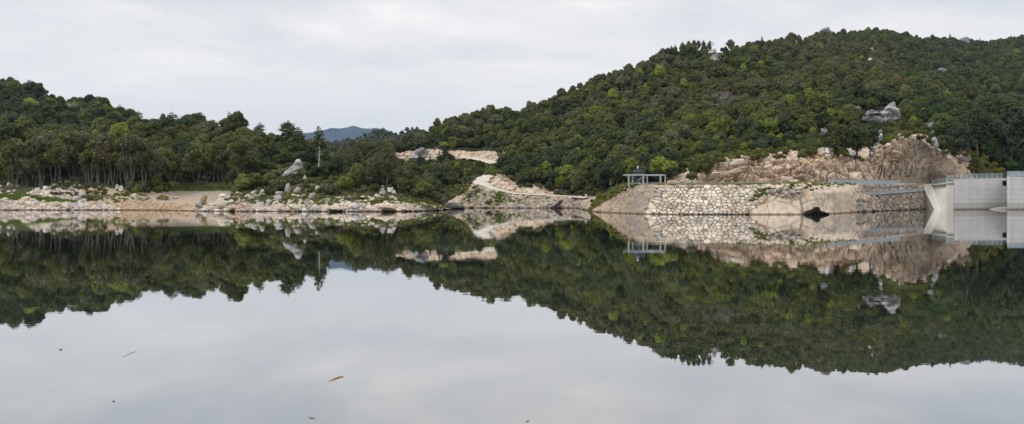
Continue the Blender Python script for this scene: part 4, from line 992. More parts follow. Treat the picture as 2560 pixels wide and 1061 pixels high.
V_ = rg.integers(0, 8, len(near)); Rz = rg.uniform(0, 6.283, len(near))
sizepx = S / near[:, 1]; vis = (xn > -8) & (xn < 2568) & ~(isL & (near[:, 1] > L4(xn)[0] + 2))
order = np.argsort(-np.where(vis, sizepx, 0)); pick = np.zeros(len(near), bool); pick[order[:280]] = True
for i in np.where(pick)[0]:
    q = near[i]; s = float(S[i])
    r = tree_parts('oak_tree', OAKS[V_[i]], OTR[int(V_[i]) % 3], q - np.array([0, 0, .35]), (s, s, s * float(rg.uniform(.9, 1.15))), float(Rz[i]), T[i])
    tr_ = 'low' if yn[i] > 425 else 'up'
    later(r, float(xn[i]), f'{tint_word(K[i], Mb[i])} round oak', (tr_ + ' ' + place_t(xn[i])), 'tree', 'evergreen oaks on the lake slopes')
for x, y, hp, wd, v, tt, lab in [
    (1765, 455, 62, 1.0, 3, OLIVE * .9, 'round olive oak standing in front of the left end of the cliff'), (1742, 447, 48, 1.0, 0, DOLIVE, 'dark oak left of the round olive one at the cliff end'), (1728, 456, 34, 1.1, 4, GREYG, 'low grey-green oak at the tip of the cliff'),
    (1792, 426, 44, 1.1, 5, OLIVE, 'spreading oak over the brown layered block'), (2076, 384, 52, 1.0, 2, DOLIVE * .9, 'dark oak right behind the white monument'), (2106, 394, 76, 1.0, 1, DOLIVE * .85, 'tall dark oak between the monument and the crags'),
    (2140, 398, 82, 1.0, 0, DOLIVE * .8, 'tallest dark oak over the middle of the cliff'), (2172, 394, 66, 1.0, 6, COOL, 'dark oak left of the whitish outcrop'), (2396, 402, 92, 1.0, 1, COOL * .8, 'big blue-green oak right of the quarry'),
    (2440, 398, 112, .95, 3, COOL * .7, 'tallest blue-green oak above the dam railing'), (2484, 412, 116, .95, 0, COOL * .75, 'big dark oak behind the first dam pier'), (2526, 404, 120, .95, 6, COOL * .7, 'big dark oak behind the second dam pier'),
    (2356, 398, 50, 1.1, 5, DOLIVE * .9, 'dark oak just right of the hook-shaped boulder'), (640, 478, 52, 1.1, 2, OLIVE, 'olive oak at the left end of the promontory shrubs'), (1060, 500, 46, 1.2, 5, OLIVE * 1.1, 'spreading oak near the promontory tip')]:
    q = on(left if x < 1122 else hillR, x, y); s = hp * q.y / F / 6.5; r = tree_parts('oak_tree', OAKS[v], OTR[v % 3], q - Vector((0, .5, .2)), (s * wd, s * wd, s), rnd(0, 6), tt); tag(r, lab, 'tree', 'evergreen oaks on the lake slopes')
rest = ~pick
P_ = [near[rest]]; T_ = [T[rest]]; S_ = [S[rest]]
for Q, fr, sc_, seed in ((QR2, .035, .68, 41), (QR3, .03, 1., 42), (QL2, .03, 1., 43), (QF1, .03, .85, 44), (QF2, .05, .8, 45), (QF3, .03, 1., 46)):
    t, _, _ = tint_at(Q, fr, seed); x_, y_ = px_of(Q)
    if seed == 41: t = np.where((x_ > 2250)[:, None], t * np.array([.8, .88, .9]), t)
    P_.append(Q); T_.append(t); S_.append(np.clip(np.exp(np.random.default_rng(seed).normal(-.17, .27, len(Q))), .42, 1.45) * sc_)
P_ = np.concatenate(P_); T_ = np.concatenate(T_); S_ = np.concatenate(S_); n = len(P_); rg = np.random.default_rng(9)
print('forest instances', n, 'near', len(near))
rot = np.zeros((n, 3)); rot[:, 2] = rg.uniform(0, 6.283, n); rot[:, :2] = rg.normal(size=(n, 2)) * .06
scl = np.stack([S_ * rg.uniform(.82, 1.25, n), S_ * rg.uniform(.82, 1.2, n), S_ * rg.uniform(.85, 1.2, n)], 1)
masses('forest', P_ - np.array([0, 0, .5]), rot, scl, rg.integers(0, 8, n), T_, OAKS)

# ------------------------------------------------------------------ pines and single trees
def pine(x, y, hpx, label, kind=0, sheet=None, tint=(.10, .125, .055), wide=1., grp='pines standing out of the oak woods', D=None):
    if D: p = W(x, y, D)
    else: p = on(sheet or hillR, x, y)
    s = hpx * p.y / F / 10.
    r = tree_parts('pine_tree', PINES[kind][1], PINES[kind][0], p - Vector((0, 0, .2)), (s * wide, s * wide, s), rnd(0, 6), tint)
    tag(r, label, 'tree', grp); return r
def onL(x, extra=0):   # just behind the ridge of the left hill
    c = int(np.argmin(np.abs(left.xs - x))); k = left.starts[5] - 1; return left.P[k, c]
for x, top, lab, kd, w in [(430, 280, 'pine with a flat dark crown breaking the left skyline', 1, .9), (573, 279, 'narrow cone-shaped pine standing alone on the left skyline', 0, .62), (720, 301, 'broad open pine on the skyline above the leaning slab', 3, .75), (748, 318, 'smaller open pine right of the broad skyline pine', 1, .7), (797, 315, 'pointed pine above the bleached snag', 2, .8), (346, 277, 'dark rounded pine on the skyline left of the flat-crowned one', 1, .8), (300, 262, 'pine topping the left ridge among rounded oaks', 1, .8), (262, 257, 'first conical pine down from the left hill shoulder', 0, .8), (75, 200, 'spreading pine high on the left ridge', 3, .9), (888, 362, 'pine on the descending ridge right of the snag', 2, .9), (650, 305, 'blunt pine on the skyline between the cone and the broad pine', 1, .7)]:
    q = onL(x, 1); base = HOR - F * (q[2] - CAMZ) / q[1]; pine(x, base, base - top, lab, kd, wide=w * 1.45, D=q[1])
for x, base, top, lab, kd, w in [(968, 478, 362, 'tall dark pine with a bare trunk near the promontory end', 3, .62), (945, 470, 380, 'pine leaning beside the tall dark pine', 1, .7), (925, 476, 396, 'slim pine with low branches left of the tall dark pine', 2, .75), (1000, 484, 408, 'short pine right of the tall dark pine', 1, .8), (1025, 488, 420, 'rounded pine near the promontory tip', 1, .85), (870, 470, 380, 'ochre-trunked pine between the snag and the tall pine', 1, .7)]:
    pine(x, base, base - top, lab, kd, left, (.11, .125, .05), w)
for x, top, lab, kd, w in [(1640, 131, 'lowest small pine at the left end of the skyline row', 1, .8), (1650, 128, 'second small pine in the skyline row', 1, .75), (1661, 121, 'round-headed pine third in the skyline row', 1, .8), (1669, 119, 'narrow pine between round heads in the skyline row', 2, .8), (1678, 112, 'taller round-headed pine in the skyline row', 1, .8), (1688, 107, 'pointed pine in the skyline row', 0, .6), (1706, 103, 'bushy pine before the big clump on the skyline', 1, .9), (1722, 99, 'left pine of the big skyline clump', 3, .8), (1735, 97, 'middle pine of the big skyline clump', 3, .8), (1746, 98, 'right pine of the big skyline clump', 3, .8), (1759, 98, 'rounded pine beside the leafless skyline tree', 1, .9), (1774, 99, 'dark pine in front of the leafless skyline tree', 1, .8)]:
    q = hillR.P[hillR.starts[8] - 1, int(np.argmin(np.abs(hillR.xs - x)))]; base = HOR - F * (q[2] - CAMZ) / q[1]; pine(x, base, (base - top) * .96, lab, kd, wide=w * .85, D=q[1], grp='pines in a row on the big hill skyline', tint=(.085, .11, .055))
for x, top, lab in [(1905, 90, 'lone small pine on the skyline left of the summit'), (2375, 84, 'small pointed pine on the skyline right of the summit'), (2528, 88, 'pointed pine at the far right skyline'), (2450, 95, 'dark blunt pine between the right skyline pines')]:
    q = hillR.P[hillR.starts[8] - 1, int(np.argmin(np.abs(hillR.xs - x)))]; base = HOR - F * (q[2] - CAMZ) / q[1]; pine(x, base, base - top, lab, 2, wide=.8, D=q[1], tint=(.085, .11, .055))
for x, y, h, lab, kd in [(895, 402, 50, 'far pine right of the pale far trunk', 1), (882, 398, 46, 'far pine left of the pale far trunk', 1), (905, 404, 46, 'far blunt pine in the valley mouth', 1), (930, 396, 36, 'far dark pine under the distant mountain', 1), (950, 398, 40, 'far round pine behind the tall promontory pine', 3), (862, 392, 34, 'far small pine at the left of the valley mouth', 2)]:
    pine(x, y - 4, h, lab, kd, D=430 + h, tint=(.08, .11, .06), grp='pines in the far valley mouth')
for x, y, h, lab, kd in [(1048, 418, 30, 'dark pine in front of the grey road cut', 0), (1110, 420, 42, 'tallest dark pine in the gully below the road cut', 1), (1098, 420, 34, 'dark pine left of the tallest gully pine', 2), (1120, 422, 36, 'dark pine right of the tallest gully pine', 1), (1075, 422, 28, 'narrow dark pine in the gully', 0)]:
    pine(x, y, h * 1.3, lab, kd, D=274, tint=(.06, .085, .05), wide=.8, grp='dark pines in the road cut gully')
def bare(x, y, hpx, label, sheet, seed, spread=.8, m=None, name='bare_tree', wide=1., dd=0, n0=5):
    p = on(sheet, x, y); s = hpx * p.y / F / 6.; me = bare_mesh(seed, 6., spread, m, n0)
    zmax = max(v.co.z for v in me.vertices); s *= 6. / zmax
    r = empty(name, p + Vector((0, dd, 0)), 0); r.scale = (s * wide, s * wide, s)
    b = bpy.data.objects.new('branches', me); COL.objects.link(b); b.parent = r; tag(r, label, 'tree', 'leafless trees'); return r
bare(1797, 300, 66, 'large grey leafless tree in the middle of the big hill', hillR, 1, .95, plain('grey_twigs', (.26, .24, .23), .9, .1), wide=1.1, dd=-5, n0=8)
bare(1776, 118, 30, 'leafless tree rising over the skyline pines', hillR, 2, .5)
bare(352, 462, 62, 'grey leafless tree left of the cove', left, 3, .9, wide=1.3, dd=-4)
bare(398, 440, 80, 'tall grey leafless tree behind the left end of the cove', left, 4, .7, dd=-6)
bare(412, 470, 60, 'twisted grey leafless tree at the edge of the cove', left, 5, .8, dd=-4)
bare(200, 300, 44, 'white leafless tree high on the left slope', left, 6, .7, M_SNAG, dd=-4)
bare(182, 302, 34, 'small white leafless tree left of the high white one', left, 7, .8, M_SNAG, dd=-4)
bare(218, 305, 30, 'thin dead tree right of the high white one', left, 8, .7, M_SNAG, dd=-4)
def snag(x, y, hpx, label, D, seed=0):
    p = W(x, y, D); h = hpx * D / F; rg = random.Random(seed); t = MB(); b = MB()
    t.tube([p, p + Vector((.1, 0, h * .5)), p + Vector((.16, 0, h))], [h * .022, h * .016, h * .006], 7)
    for i in range(9):
        z = h * rg.uniform(.25, .95); a = rg.choice((-1, 1)); q = p + Vector((a * rg.uniform(.3, 1.2) * h / 6, rg.uniform(-.3, .3), z + rg.uniform(-.1, .3)))
        b.tube([p + Vector((.1, 0, z)), q], [h * .006, h * .002], 4)
    r = empty('dead_tree', p); tr = t.build('trunk', M_SNAG); br = b.build('branches', M_SNAG)
    for o in (tr, br): o.parent = r; o.matrix_parent_inverse = Matrix.Translation(-p)
    tag(r, label, 'tree')
snag(797, 418, 52, 'bleached bare trunk standing on the promontory under the pointed pine', 171, 1)
snag(894, 396, 42, 'pale bare trunk far off in the valley mouth', 420, 2)

# ------------------------------------------------------------------ shrubs, broom, grass
def shrubs(n, poly, spx, tints, words, place, group, seed, sheet=None, cat='shrub', name='shrub', mind=.55, flat=.8):
    rg2 = np.random.default_rng(seed); xs = [p[0] for p in poly]; ys = [p[1] for p in poly]; done = []; k = 0
    while len(done) < n and k < n * 60:
        k += 1; x, y = rg2.uniform(min(xs), max(xs)), rg2.uniform(min(ys), max(ys))
        if not inpoly(np.array([x]), np.array([y]), poly)[0]: continue
        w = rg2.uniform(*spx)
        if any(abs(x - a) < w * mind and abs(y - b) < w * mind * .6 for a, b in done): continue
        done.append((x, y)); p = on(sheet, x, y) if sheet else land(x, y); s = w * p.y / F / 2.1; j = int(rg2.integers(len(tints)))
        o = bpy.data.objects.new(name, BUSH[int(rg2.integers(5))]); COL.objects.link(o); o.location = p - Vector((0, 0, .12 * s)); o.scale = (s, s, s * flat * 1.25); o.rotation_euler = (0, 0, rg2.uniform(0, 6))
        o['tint'] = tuple(float(v) for v in tints[j] * rg2.uniform(.8, 1.2)); later(o, x, f'{words[j]} {name.replace("_", " ")}', place if isinstance(place, str) else place(x), cat, group)
GW = ['olive', 'dark green', 'grey-green', 'brownish']
LT = [OLIVE, DOLIVE, GREYG, BROWN * 1.1]
shrubs(62, [(578, 484), (620, 474), (640, 440), (700, 438), (860, 445), (960, 480), (900, 487), (700, 486), (590, 488)], (18, 38), LT, GW, place_t, 'shrubs on the promontory', 51)
shrubs(20, [(325, 484), (335, 474), (425, 468), (440, 476), (400, 484)], (18, 40), [OLIVE, GREYG, DOLIVE, BRIGHT * .6], ['olive', 'grey-green', 'dark green', 'fresh green'], 'at the forest edge left of the cove', 'shrubs at the cove edge', 65, flat=1.1, mind=.4)
shrubs(12, [(212, 486), (228, 474), (300, 478), (330, 486), (300, 494)], (8, 18), [OLIVE, DOLIVE, BRIGHT * .6], ['olive', 'dark green', 'fresh green'], 'on the brown bank right of the white rubble', 'shrubs at the cove edge', 66, mind=.6)
shrubs(26, [(1000, 495), (1010, 478), (1100, 500), (1120, 512), (1060, 512)], (10, 20), LT, GW, 'on the tapering promontory end', 'shrubs on the promontory', 52)
for x, y, w, lab, tt, fl in [(837, 492, 62, 'biggest round grey-green shrub on the promontory', GREYG * .75, .9), (680, 490, 40, 'dark rounded shrub at the foot of the promontory bank', DOLIVE * .9, .85), (615, 480, 66, 'bright green bushy oak on the promontory left', (BRIGHT + OLIVE) * .42, 1.1), (1082, 496, 44, 'brown-topped round bush at the end of the promontory', (BROWN + OLIVE) * .5, .9), (392, 472, 36, 'tall bright shrub at the left edge of the cove', BRIGHT * .55, 1.5), (410, 420, 46, 'lime-green young tree behind the cove edge', BRIGHT, 1.3), (1840, 394, 0, '', OLIVE, 1)]:
    if w:
        p = land(x, y); s = w * p.y / F / 2.1; o = bpy.data.objects.new('bush', BUSH[int(w) % 5]); COL.objects.link(o); o.location = p + Vector((0, -1.5 if y > 430 else -9, 0)); o.scale = (s, s * .8, s * fl); o['tint'] = tuple(float(v) for v in tt); tag(o, lab, 'bush')
shrubs(44, [(1476, 512), (1500, 492), (1556, 462), (1576, 461), (1570, 476), (1520, 500), (1488, 522)], (9, 19), [BRIGHT * .8, YEL * .75, OLIVE, BRIGHT * .55], ['lime-green', 'yellow-flowered', 'olive', 'fresh green'], lambda x: 'at the foot of the terrace slope' if x < 1520 else 'at the top of the terrace slope', 'broom on the terrace slope', 53, bank, name='broom_bush', mind=.4)
shrubs(24, [(1160, 505), (1165, 480), (1188, 466), (1200, 480), (1190, 500), (1170, 512)], (7, 14), [OLIVE * 1.3, BRIGHT * .6, YEL * .6], ['olive', 'fresh green', 'yellowish'], 'under the road bend', 'shrubs on the road bank', 54, bank, mind=.4)
shrubs(34, [(1214, 511), (1240, 488), (1262, 482), (1270, 496), (1262, 505), (1240, 512)], (8, 14), [OLIVE * 1.5, BRIGHT * .5], ['olive', 'fresh green'], 'in the dense patch under the gravel road', 'shrubs on the road bank', 55, bank, mind=.33)
shrubs(9, [(1272, 512), (1276, 498), (1310, 492), (1290, 512)], (6, 10), [OLIVE * 1.5, BRIGHT * .5], ['olive', 'fresh green'], 'right of the dense patch under the road', 'shrubs on the road bank', 56, bank, mind=.4)
shrubs(22, [(1905, 492), (1880, 505), (1870, 508), (1900, 478), (1935, 470), (1920, 486)], (8, 15), [BRIGHT * .6, OLIVE * 1.3], ['fresh green', 'olive'], 'where the riprap meets the pale granite', 'shrubs by the riprap', 57, bank, mind=.4)
shrubs(14, [(1650, 520), (1650, 470), (1900, 466), (1880, 520)], (4, 8), [BRIGHT * .6, OLIVE * 1.3, YEL * .7], ['fresh green', 'olive', 'yellowish'], lambda x: 'between the riprap stones' + (' left of the middle' if x < 1760 else ' right of the middle'), 'weeds between the riprap stones', 58, bank, name='weed_tuft')
shrubs(16, [(1930, 476), (1980, 463), (2100, 462), (2120, 472), (2060, 478)], (6, 11), [BRIGHT * .55, OLIVE * 1.3], ['fresh green', 'olive'], lambda x: 'on top of the pale granite' + (' by its left end' if x < 2030 else ' by its right end'), 'shrubs on the pale granite', 59, bank)
shrubs(34, [(1790, 400), (1820, 384), (1900, 380), (1975, 378), (2060, 374), (2050, 386), (1960, 404), (1900, 402), (1840, 398)], (14, 28), [BRIGHT * .5, OLIVE * 1.3, YEL * .5, DOLIVE], ['fresh green', 'olive', 'yellowish', 'dark green'], place_t, 'shrubs along the cliff top', 60, mind=.4)
shrubs(24, [(2070, 378), (2110, 376), (2160, 405), (2150, 402), (2100, 388)], (12, 20), [OLIVE * 1.2, DOLIVE, YEL * .5], ['olive', 'dark green', 'yellowish'], place_t, 'shrubs along the cliff top', 61, mind=.35)
shrubs(26, [(2140, 322), (2150, 300), (2200, 312), (2260, 296), (2262, 330), (2200, 338), (2176, 352), (2150, 340)], (14, 26), [OLIVE, DOLIVE, BRIGHT * .5], ['olive', 'dark green', 'fresh green'], lambda x: 'at the foot of the grey crags' + (' by the layered one' if x < 2205 else ' by the largest one'), 'bushes round the grey crags', 64, sheet=hillR, mind=.4)
shrubs(34, [(2300, 352), (2340, 345), (2420, 380), (2520, 425), (2560, 435), (2440, 438), (2400, 410), (2350, 382)], (14, 30), [OLIVE, BRIGHT * .45, DOLIVE * .8, YEL * .5], ['olive', 'fresh green', 'dark green', 'yellowish'], place_t, 'shrubs behind the dam', 62, sheet=hillR, mind=.4)
shrubs(18, [(1385, 490), (1400, 480), (1440, 482), (1500, 482), (1500, 492), (1440, 491)], (10, 20), [OLIVE, DOLIVE, BROWN, BRIGHT * .6], ['olive', 'dark green', 'brownish', 'fresh green'], 'along the gravel road end', 'shrubs along the gravel road', 63, sheet=hillR, mind=.4)
# ground cover: grass and low scrub nobody could count
def cover(name, sheet, n, poly, size, tints, protos, seed, mind=0.):
    r0, r1 = (1, 3) if sheet is left else (1, 4) if sheet is bank else (2, 6)
    Q = sheet.scatter(n, lambda x, y, Q: inpoly(x, y, poly), mind, r0, r1, seed, (min(p[0] for p in poly) - 5, max(p[0] for p in poly) + 5)); rg2 = np.random.default_rng(seed); m = len(Q)
    s = rg2.uniform(size[0], size[1], m); rot = np.zeros((m, 3)); rot[:, 2] = rg2.uniform(0, 6.28, m)
    t = np.array(tints)[rg2.integers(0, len(tints), m)] * rg2.uniform(.75, 1.25, (m, 1))
    return Q, rot, np.stack([s, s, s], 1), rg2.integers(0, len(protos), m), t
def merge(name, parts, protos):
    A = [np.concatenate([p[i] for p in parts]) for i in range(5)]; print(name, len(A[0])); return masses(name, *A, protos)
G1, G2, G3 = (.15, .24, .045), (.19, .24, .055), (.22, .20, .08)
merge('grass', [
    cover('g', left, 5000, [(-20, 504), (-20, 488), (60, 489), (110, 494), (160, 502), (220, 508), (200, 512), (120, 510), (50, 502)], (.7, 1.3), (G1, G1, G2), GRASS, 1),
    cover('g', left, 260, [(205, 506), (225, 478), (260, 484), (420, 490), (420, 500), (330, 505), (256, 520)], (.5, 1.), (G1, G2, G3), GRASS, 2)[:5],
    cover('g', left, 22000, [(560, 512), (600, 486), (960, 490), (1060, 508), (1110, 522), (1000, 512), (760, 514)], (.5, 1.1), (G1, G2, G3), GRASS, 3),
    cover('g', left, 2500, [(390, 478), (420, 470), (600, 474), (600, 478), (430, 478)], (.6, 1.1), (G1, G1), GRASS, 4),
    cover('g', bank, 1500, [(1470, 530), (1490, 500), (1560, 462), (1600, 462), (1560, 480), (1505, 510)], (.3, .8), (G1, G2, G3), GRASS, 5),
    cover('g', bank, 700, [(1150, 515), (1160, 480), (1200, 476), (1400, 498), (1380, 512), (1200, 514)], (.5, 1.), (G1, G2), GRASS, 6),
    cover('g', bank, 2500, [(1640, 466), (1640, 460), (2140, 457), (2140, 464)], (.3, .7), (G2, G3), GRASS, 7)], GRASS)
merge('undergrowth', [
    cover('u', left, 7000, [(560, 508), (600, 484), (960, 488), (1080, 508), (1100, 518), (1000, 510), (760, 510)], (.3, .7), (OLIVE, OLIVE, DOLIVE, GREYG, BROWN), BUSH, 11, .8),
    cover('u', left, 3000, [(0, 470), (210, 452), (420, 470), (600, 466), (600, 476), (420, 478), (200, 470), (0, 480)], (.3, .6), (DOLIVE, OLIVE), BUSH, 12, .8),
    cover('u', left, 900, [(130, 455), (210, 455), (230, 500), (130, 490)], (.4, .8), (OLIVE, DOLIVE), BUSH, 13, 1.),
    cover('u', hillR, 14000, [(1130, 478), (1200, 440), (1262, 436), (1300, 470), (1500, 482), (1560, 455), (1700, 440), (1800, 395), (2060, 370), (2210, 365), (2300, 335), (2440, 395), (2560, 430), (2560, 300), (1200, 300), (1262, 420), (1130, 440)], (.7, 1.3), (OLIVE, DOLIVE, BROWN, BRIGHT * .6), BUSH, 14, 2.),
    cover('u', hillR, 5000, [(1110, 440), (1120, 404), (1245, 412), (1250, 440)], (.4, .8), (OLIVE, DOLIVE, BRIGHT * .6), BUSH, 16, 1.),
    cover('u', hillR, 2500, [(985, 470), (1130, 440), (1200, 440), (1140, 505), (985, 505)], (.5, .9), (OLIVE * 1.2, GREYG, G3, BRIGHT * .5), BUSH, 15, .9)], BUSH)
STN = [np.array(t) for t in (WHITE, CREAM, PINK, GREY)]
merge('rubble', [
    cover('r', left, 3600, [(-20, 527), (-20, 505), (60, 503), (140, 511), (260, 508), (300, 526)], (.15, .6), STN, ROCKS, 21),
    cover('r', left, 1500, [(60, 492), (100, 470), (140, 456), (190, 454), (214, 480), (212, 510), (150, 502)], (.2, .6), STN, ROCKS, 22),
    cover('r', left, 4000, [(240, 527), (300, 500), (400, 505), (500, 520), (480, 530)], (.07, .3), [np.array(OCHRE), np.array(PINK)], ROCKS, 23),
    cover('r', left, 3600, [(500, 530), (540, 505), (600, 488), (960, 490), (1060, 510), (1110, 524), (1040, 530)], (.15, .6), STN, ROCKS, 24),
    cover('r', bank, 5000, [(1130, 523), (1160, 490), (1200, 470), (1470, 500), (1470, 523)], (.12, .5), [np.array(PINK) * .85, np.array(CREAM) * .8, np.array(GREY)], ROCKS, 25),
    cover('r', bank, 2500, [(2140, 533), (2140, 490), (2330, 488), (2332, 524)], (.12, .5), [np.array(PINK) * .85, np.array(CREAM) * .9, np.array(GREY)], ROCKS, 26),
    cover('r', bank, 1200, [(1480, 532), (1560, 470), (1620, 470), (1615, 535)], (.05, .16), [np.array(PINK), np.array(CREAM)], ROCKS, 27),
    cover('r', bank, 500, [(1615, 537), (1640, 464), (1960, 462), (1868, 537)], (.1, .22), STN, ROCKS, 28)], ROCKS)

# ------------------------------------------------------------------ concrete, steel
def concrete_material():
    m = mat('concrete'); n = N(m); geo = n.n('ShaderNodeNewGeometry').outputs['Position']
    sx = n.n('ShaderNodeSeparateXYZ', i_0=geo); z = sx.outputs[2]; x = sx.outputs[0]
    c = n.ramp(n.noise(geo, .45, 6, .65), (.3, (.64, .65, .66)), (.7, (.76, .76, .76)))
    def line(v, step, w):
        f = n.math('FRACT', n.math('DIVIDE', v, step)); return n.math('LESS_THAN', f, w)
    l = n.math('MAXIMUM', line(z, 2.1, .03), line(x, 2.7, .012))
    c = n.mix(n.math('MULTIPLY', l, .5), c, (.22, .22, .22))
    mp = n.n('ShaderNodeMapping', i_Vector=geo); mp.inputs['Scale'].default_value = (1.6, 1.6, .1)
    c = n.mix(n.ramp(n.noise(mp.outputs[0], 1.4, 4, .6), (.48, 0.), (.75, .35)), c, (.34, .33, .31))
    zz = n.math('ADD', z, n.math('MULTIPLY', n.noise(geo, 1.2, 4), .3))
    c = n.mix(n.ramp(n.math('MULTIPLY', zz, .4, True), (.1, .95), (.22, .35), (.62, .28), (.68, 0.)), c, (.2, .16, .11))
    bp = n.n('ShaderNodeBump', i_Strength=.3, i_Distance=.03, i_Height=n.noise(geo, 6, 4))
    n.surf(c, .85, .2, bp.outputs[0]); return m
M_CON = concrete_material()
M_CONW = plain('pale_concrete', (.76, .75, .70), .85, .2, .08, .6)
M_STEEL = plain('galvanised_steel', (.40, .43, .45), .45, .5, .1, 3, .35)
M_RAIL = plain('railing_paint', (.42, .50, .56), .5, .4, .06)
M_BLUE = plain('dark_blue_paint', (.045, .07, .11), .45, .5, .3)
M_GREEN = plain('dull_green_paint', (.10, .15, .11), .6, .4, .2)
M_PALEP = plain('white_paint', (.75, .76, .78), .5, .4, .05)
def plan(*a): return [((x - CX) / F * D, D) for x, D in a]
def zz(y, D): return CAMZ + (HOR - y) / F * D
dam = empty('dam', W(2384, 523, 172)); dam['label'] = 'pale concrete dam with piers and a sloping buttress at the end of the lake'; dam['category'] = 'dam'
INV = Matrix.Translation(-dam.location)
def dpart(name, b, m=M_CON, lab=None):
    o = b.build(name, m, dam); o.matrix_parent_inverse = INV
    if lab: o['label'] = lab
    return o
def slabpx(b, poly, D0s, depth):
    """front polygon given as (x, y) with depths, extruded backwards"""
    k = len(b.v); n = len(poly)
    for (x, y), D in zip(poly, D0s): b.v.append(tuple(W(x, y, D)))
    for (x, y), D in zip(poly, D0s): w_ = W(x, y, D); b.v.append((w_[0] * (1 + depth / D * .2), w_[1] + depth, w_[2]))
    b.f += [tuple(k + i for i in range(n)), tuple(k + n + i for i in range(n))[::-1]] + [(k + i, k + n + i, k + n + (i + 1) % n, k + (i + 1) % n) for i in range(n)]
    return b
dpart('buttress', slabpx(MB(), [(2305, 462), (2329, 461), (2362, 545), (2346, 545)], [177, 176, 170, 170], 7), M_CONW, 'sloping pale buttress')
dpart('wing_wall', slabpx(MB(), [(2329.5, 463.5), (2366, 460), (2366, 545), (2361, 545)], [176.6, 174, 170.8, 170.6], 6), M_CONW)
dpart('coping', MB().hexa(plan((2328, 175.6), (2366.2, 173), (2366.2, 178), (2328, 181)), [zz(464, 176), zz(460, 173), zz(460, 173), zz(464, 176)], [zz(461, 176), zz(457, 173), zz(457, 173), zz(461, 176)]), M_CONW)
dpart('wall', MB().hexa(plan((2366, 170.5), (2384.5, 170), (2386, 180), (2366, 180)), -3, [zz(458.5, 170), zz(456.5, 170), zz(456.5, 170), zz(458.5, 170)]), M_CONW)
dpart('coping', MB().hexa(plan((2365.8, 170.2), (2384.6, 169.7), (2386, 180), (2365.8, 180)), [zz(458.3, 170)] * 4, [zz(454.6, 170)] * 4), M_CONW)
zt1, zt2 = zz(448, 168), zz(444.5, 176)
nose = [(2384.5, 169.5), (2384.6, 168.6), (2385.5, 168.1), (2387.5, 167.8), (2391, 167.9)]
b = MB().hexa(plan(*nose, (2505, 175), (2515, 185), (2392, 185)), -3, [zt1] * 5 + [zt1 + .35] * 2 + [zt1])
b.hexa(plan((2505, 175), (2516.5, 175.6), (2520, 185), (2512, 185)), -3, zz(465, 175.5))
b.hexa(plan((2505, 175), (2516.5, 175.6), (2520, 185), (2512, 185)), zz(452, 175.5), zt1 + .36)
dpart('pier', b)
dpart('recess', MB().hexa(plan((2500, 178.5), (2520, 178.5), (2520, 180), (2500, 180)), zz(466, 175), zt1 + .2), M_BLUE, 'recess near the top of the first pier, shade painted in its dark colour')  # back panel coloured dark to stand for shade inside the opening
nose2 = [(2516.5, 173), (2516.6, 169.5), (2518.5, 168.6), (2522, 168.4)]
dpart('pier', MB().hexa(plan(*nose2, (2700, 176), (2720, 190), (2530, 190)), -3, zz(441.8, 169)))
dpart('pier', MB().hexa(plan((2700, 174.5), (2701, 173.6), (2704, 173.2), (3380, 184), (3400, 200), (2720, 189)), -3, zz(441.2, 172)))
def crest(x0, x1, D0, D1):
    b = MB(); P0 = []
    for t in np.linspace(0, 1, 9):
        for k in range(7):
            a = math.pi / 2 * k / 6; e = min(1, t / .18) ** .5; D = D0 + (D1 - D0) * t; x = x0 + (x1 - x0) * t
            b.v.append(((x - CX) / F * D, D + 1.2 - math.cos(a) * 1.5 * e, -.3 + (1.15 * math.sin(a) + .15) * e))
    for i in range(8):
        for k in range(6): q = i * 7 + k; b.f.append((q, q + 7, q + 8, q + 1))
    return b
dpart('spillway_crest', crest(2456, 2516, 172.4, 175.6), M_CONW, 'rounded white spillway lip'); dpart('spillway_crest', crest(2545, 2640, 169.6, 173), M_CONW)
b = MB().hexa(plan((2132, 140), (2200, 148.5), (2308, 175.5), (2314, 183), (2200, 156), (2136, 146)), [zz(488, 140), zz(487, 148), zz(478, 175), zz(478, 175), zz(487, 148), zz(488, 140)], [zz(481, 140), zz(480, 148.5), zz(472.5, 175.5), zz(472.5, 175.5), zz(480, 148.5), zz(481, 140)])
tag(b.build('concrete_ledge', plain('blue_grey_concrete', (.42, .45, .48), .85, .2, .12, .5)), 'blue-grey concrete ledge between the rubble and the stone courses', 'ledge')

def railing(pts, h, label, spacing=1.5, bal=.16, m=M_RAIL, name='railing', rails=(1., .12), bw=.035):
    """posts, rails and balusters along a world polyline"""
    pts = [Vector(p) for p in pts]; r = empty(name, pts[0]); inv = Matrix.Translation(-pts[0]); rb, bb, posts = MB(), MB(), []
    for a, b in zip(pts[:-1], pts[1:]):
        for f in rails: rb.bar(a + Vector((0, 0, h * f)), b + Vector((0, 0, h * f)), .06, .06)
        L = (b - a).length; n = max(1, round(L / spacing))
        for i in range(n): posts.append(a.lerp(b, i / n))
        if bal:
            m_ = int(L / bal)
            for i in range(1, m_): q = a.lerp(b, i / m_); bb.bar(q + Vector((0, 0, h * .12)), q + Vector((0, 0, h)), bw)
    posts.append(pts[-1])
    o = rb.build('rails', m, r); o.matrix_parent_inverse = inv
    if bal: o = bb.build('balusters', m, r); o.matrix_parent_inverse = inv
    for q in posts: o = MB().bar(q - Vector((0, 0, .3)), q + Vector((0, 0, h)), .07).build('post', m, r); o.matrix_parent_inverse = inv
    tag(r, label, 'railing'); return r
railing([W(2072, 460.5, 133), W(2250, 461, 157)], .75, 'long grey barred railing behind the pale granite', bal=.14)
railing([W(2252, 458, 160), W(2326, 462, 183)], .45, 'low thin two-bar rail joining the barred railing to the dam', bal=0, rails=(1., .4), m=M_DEAD)
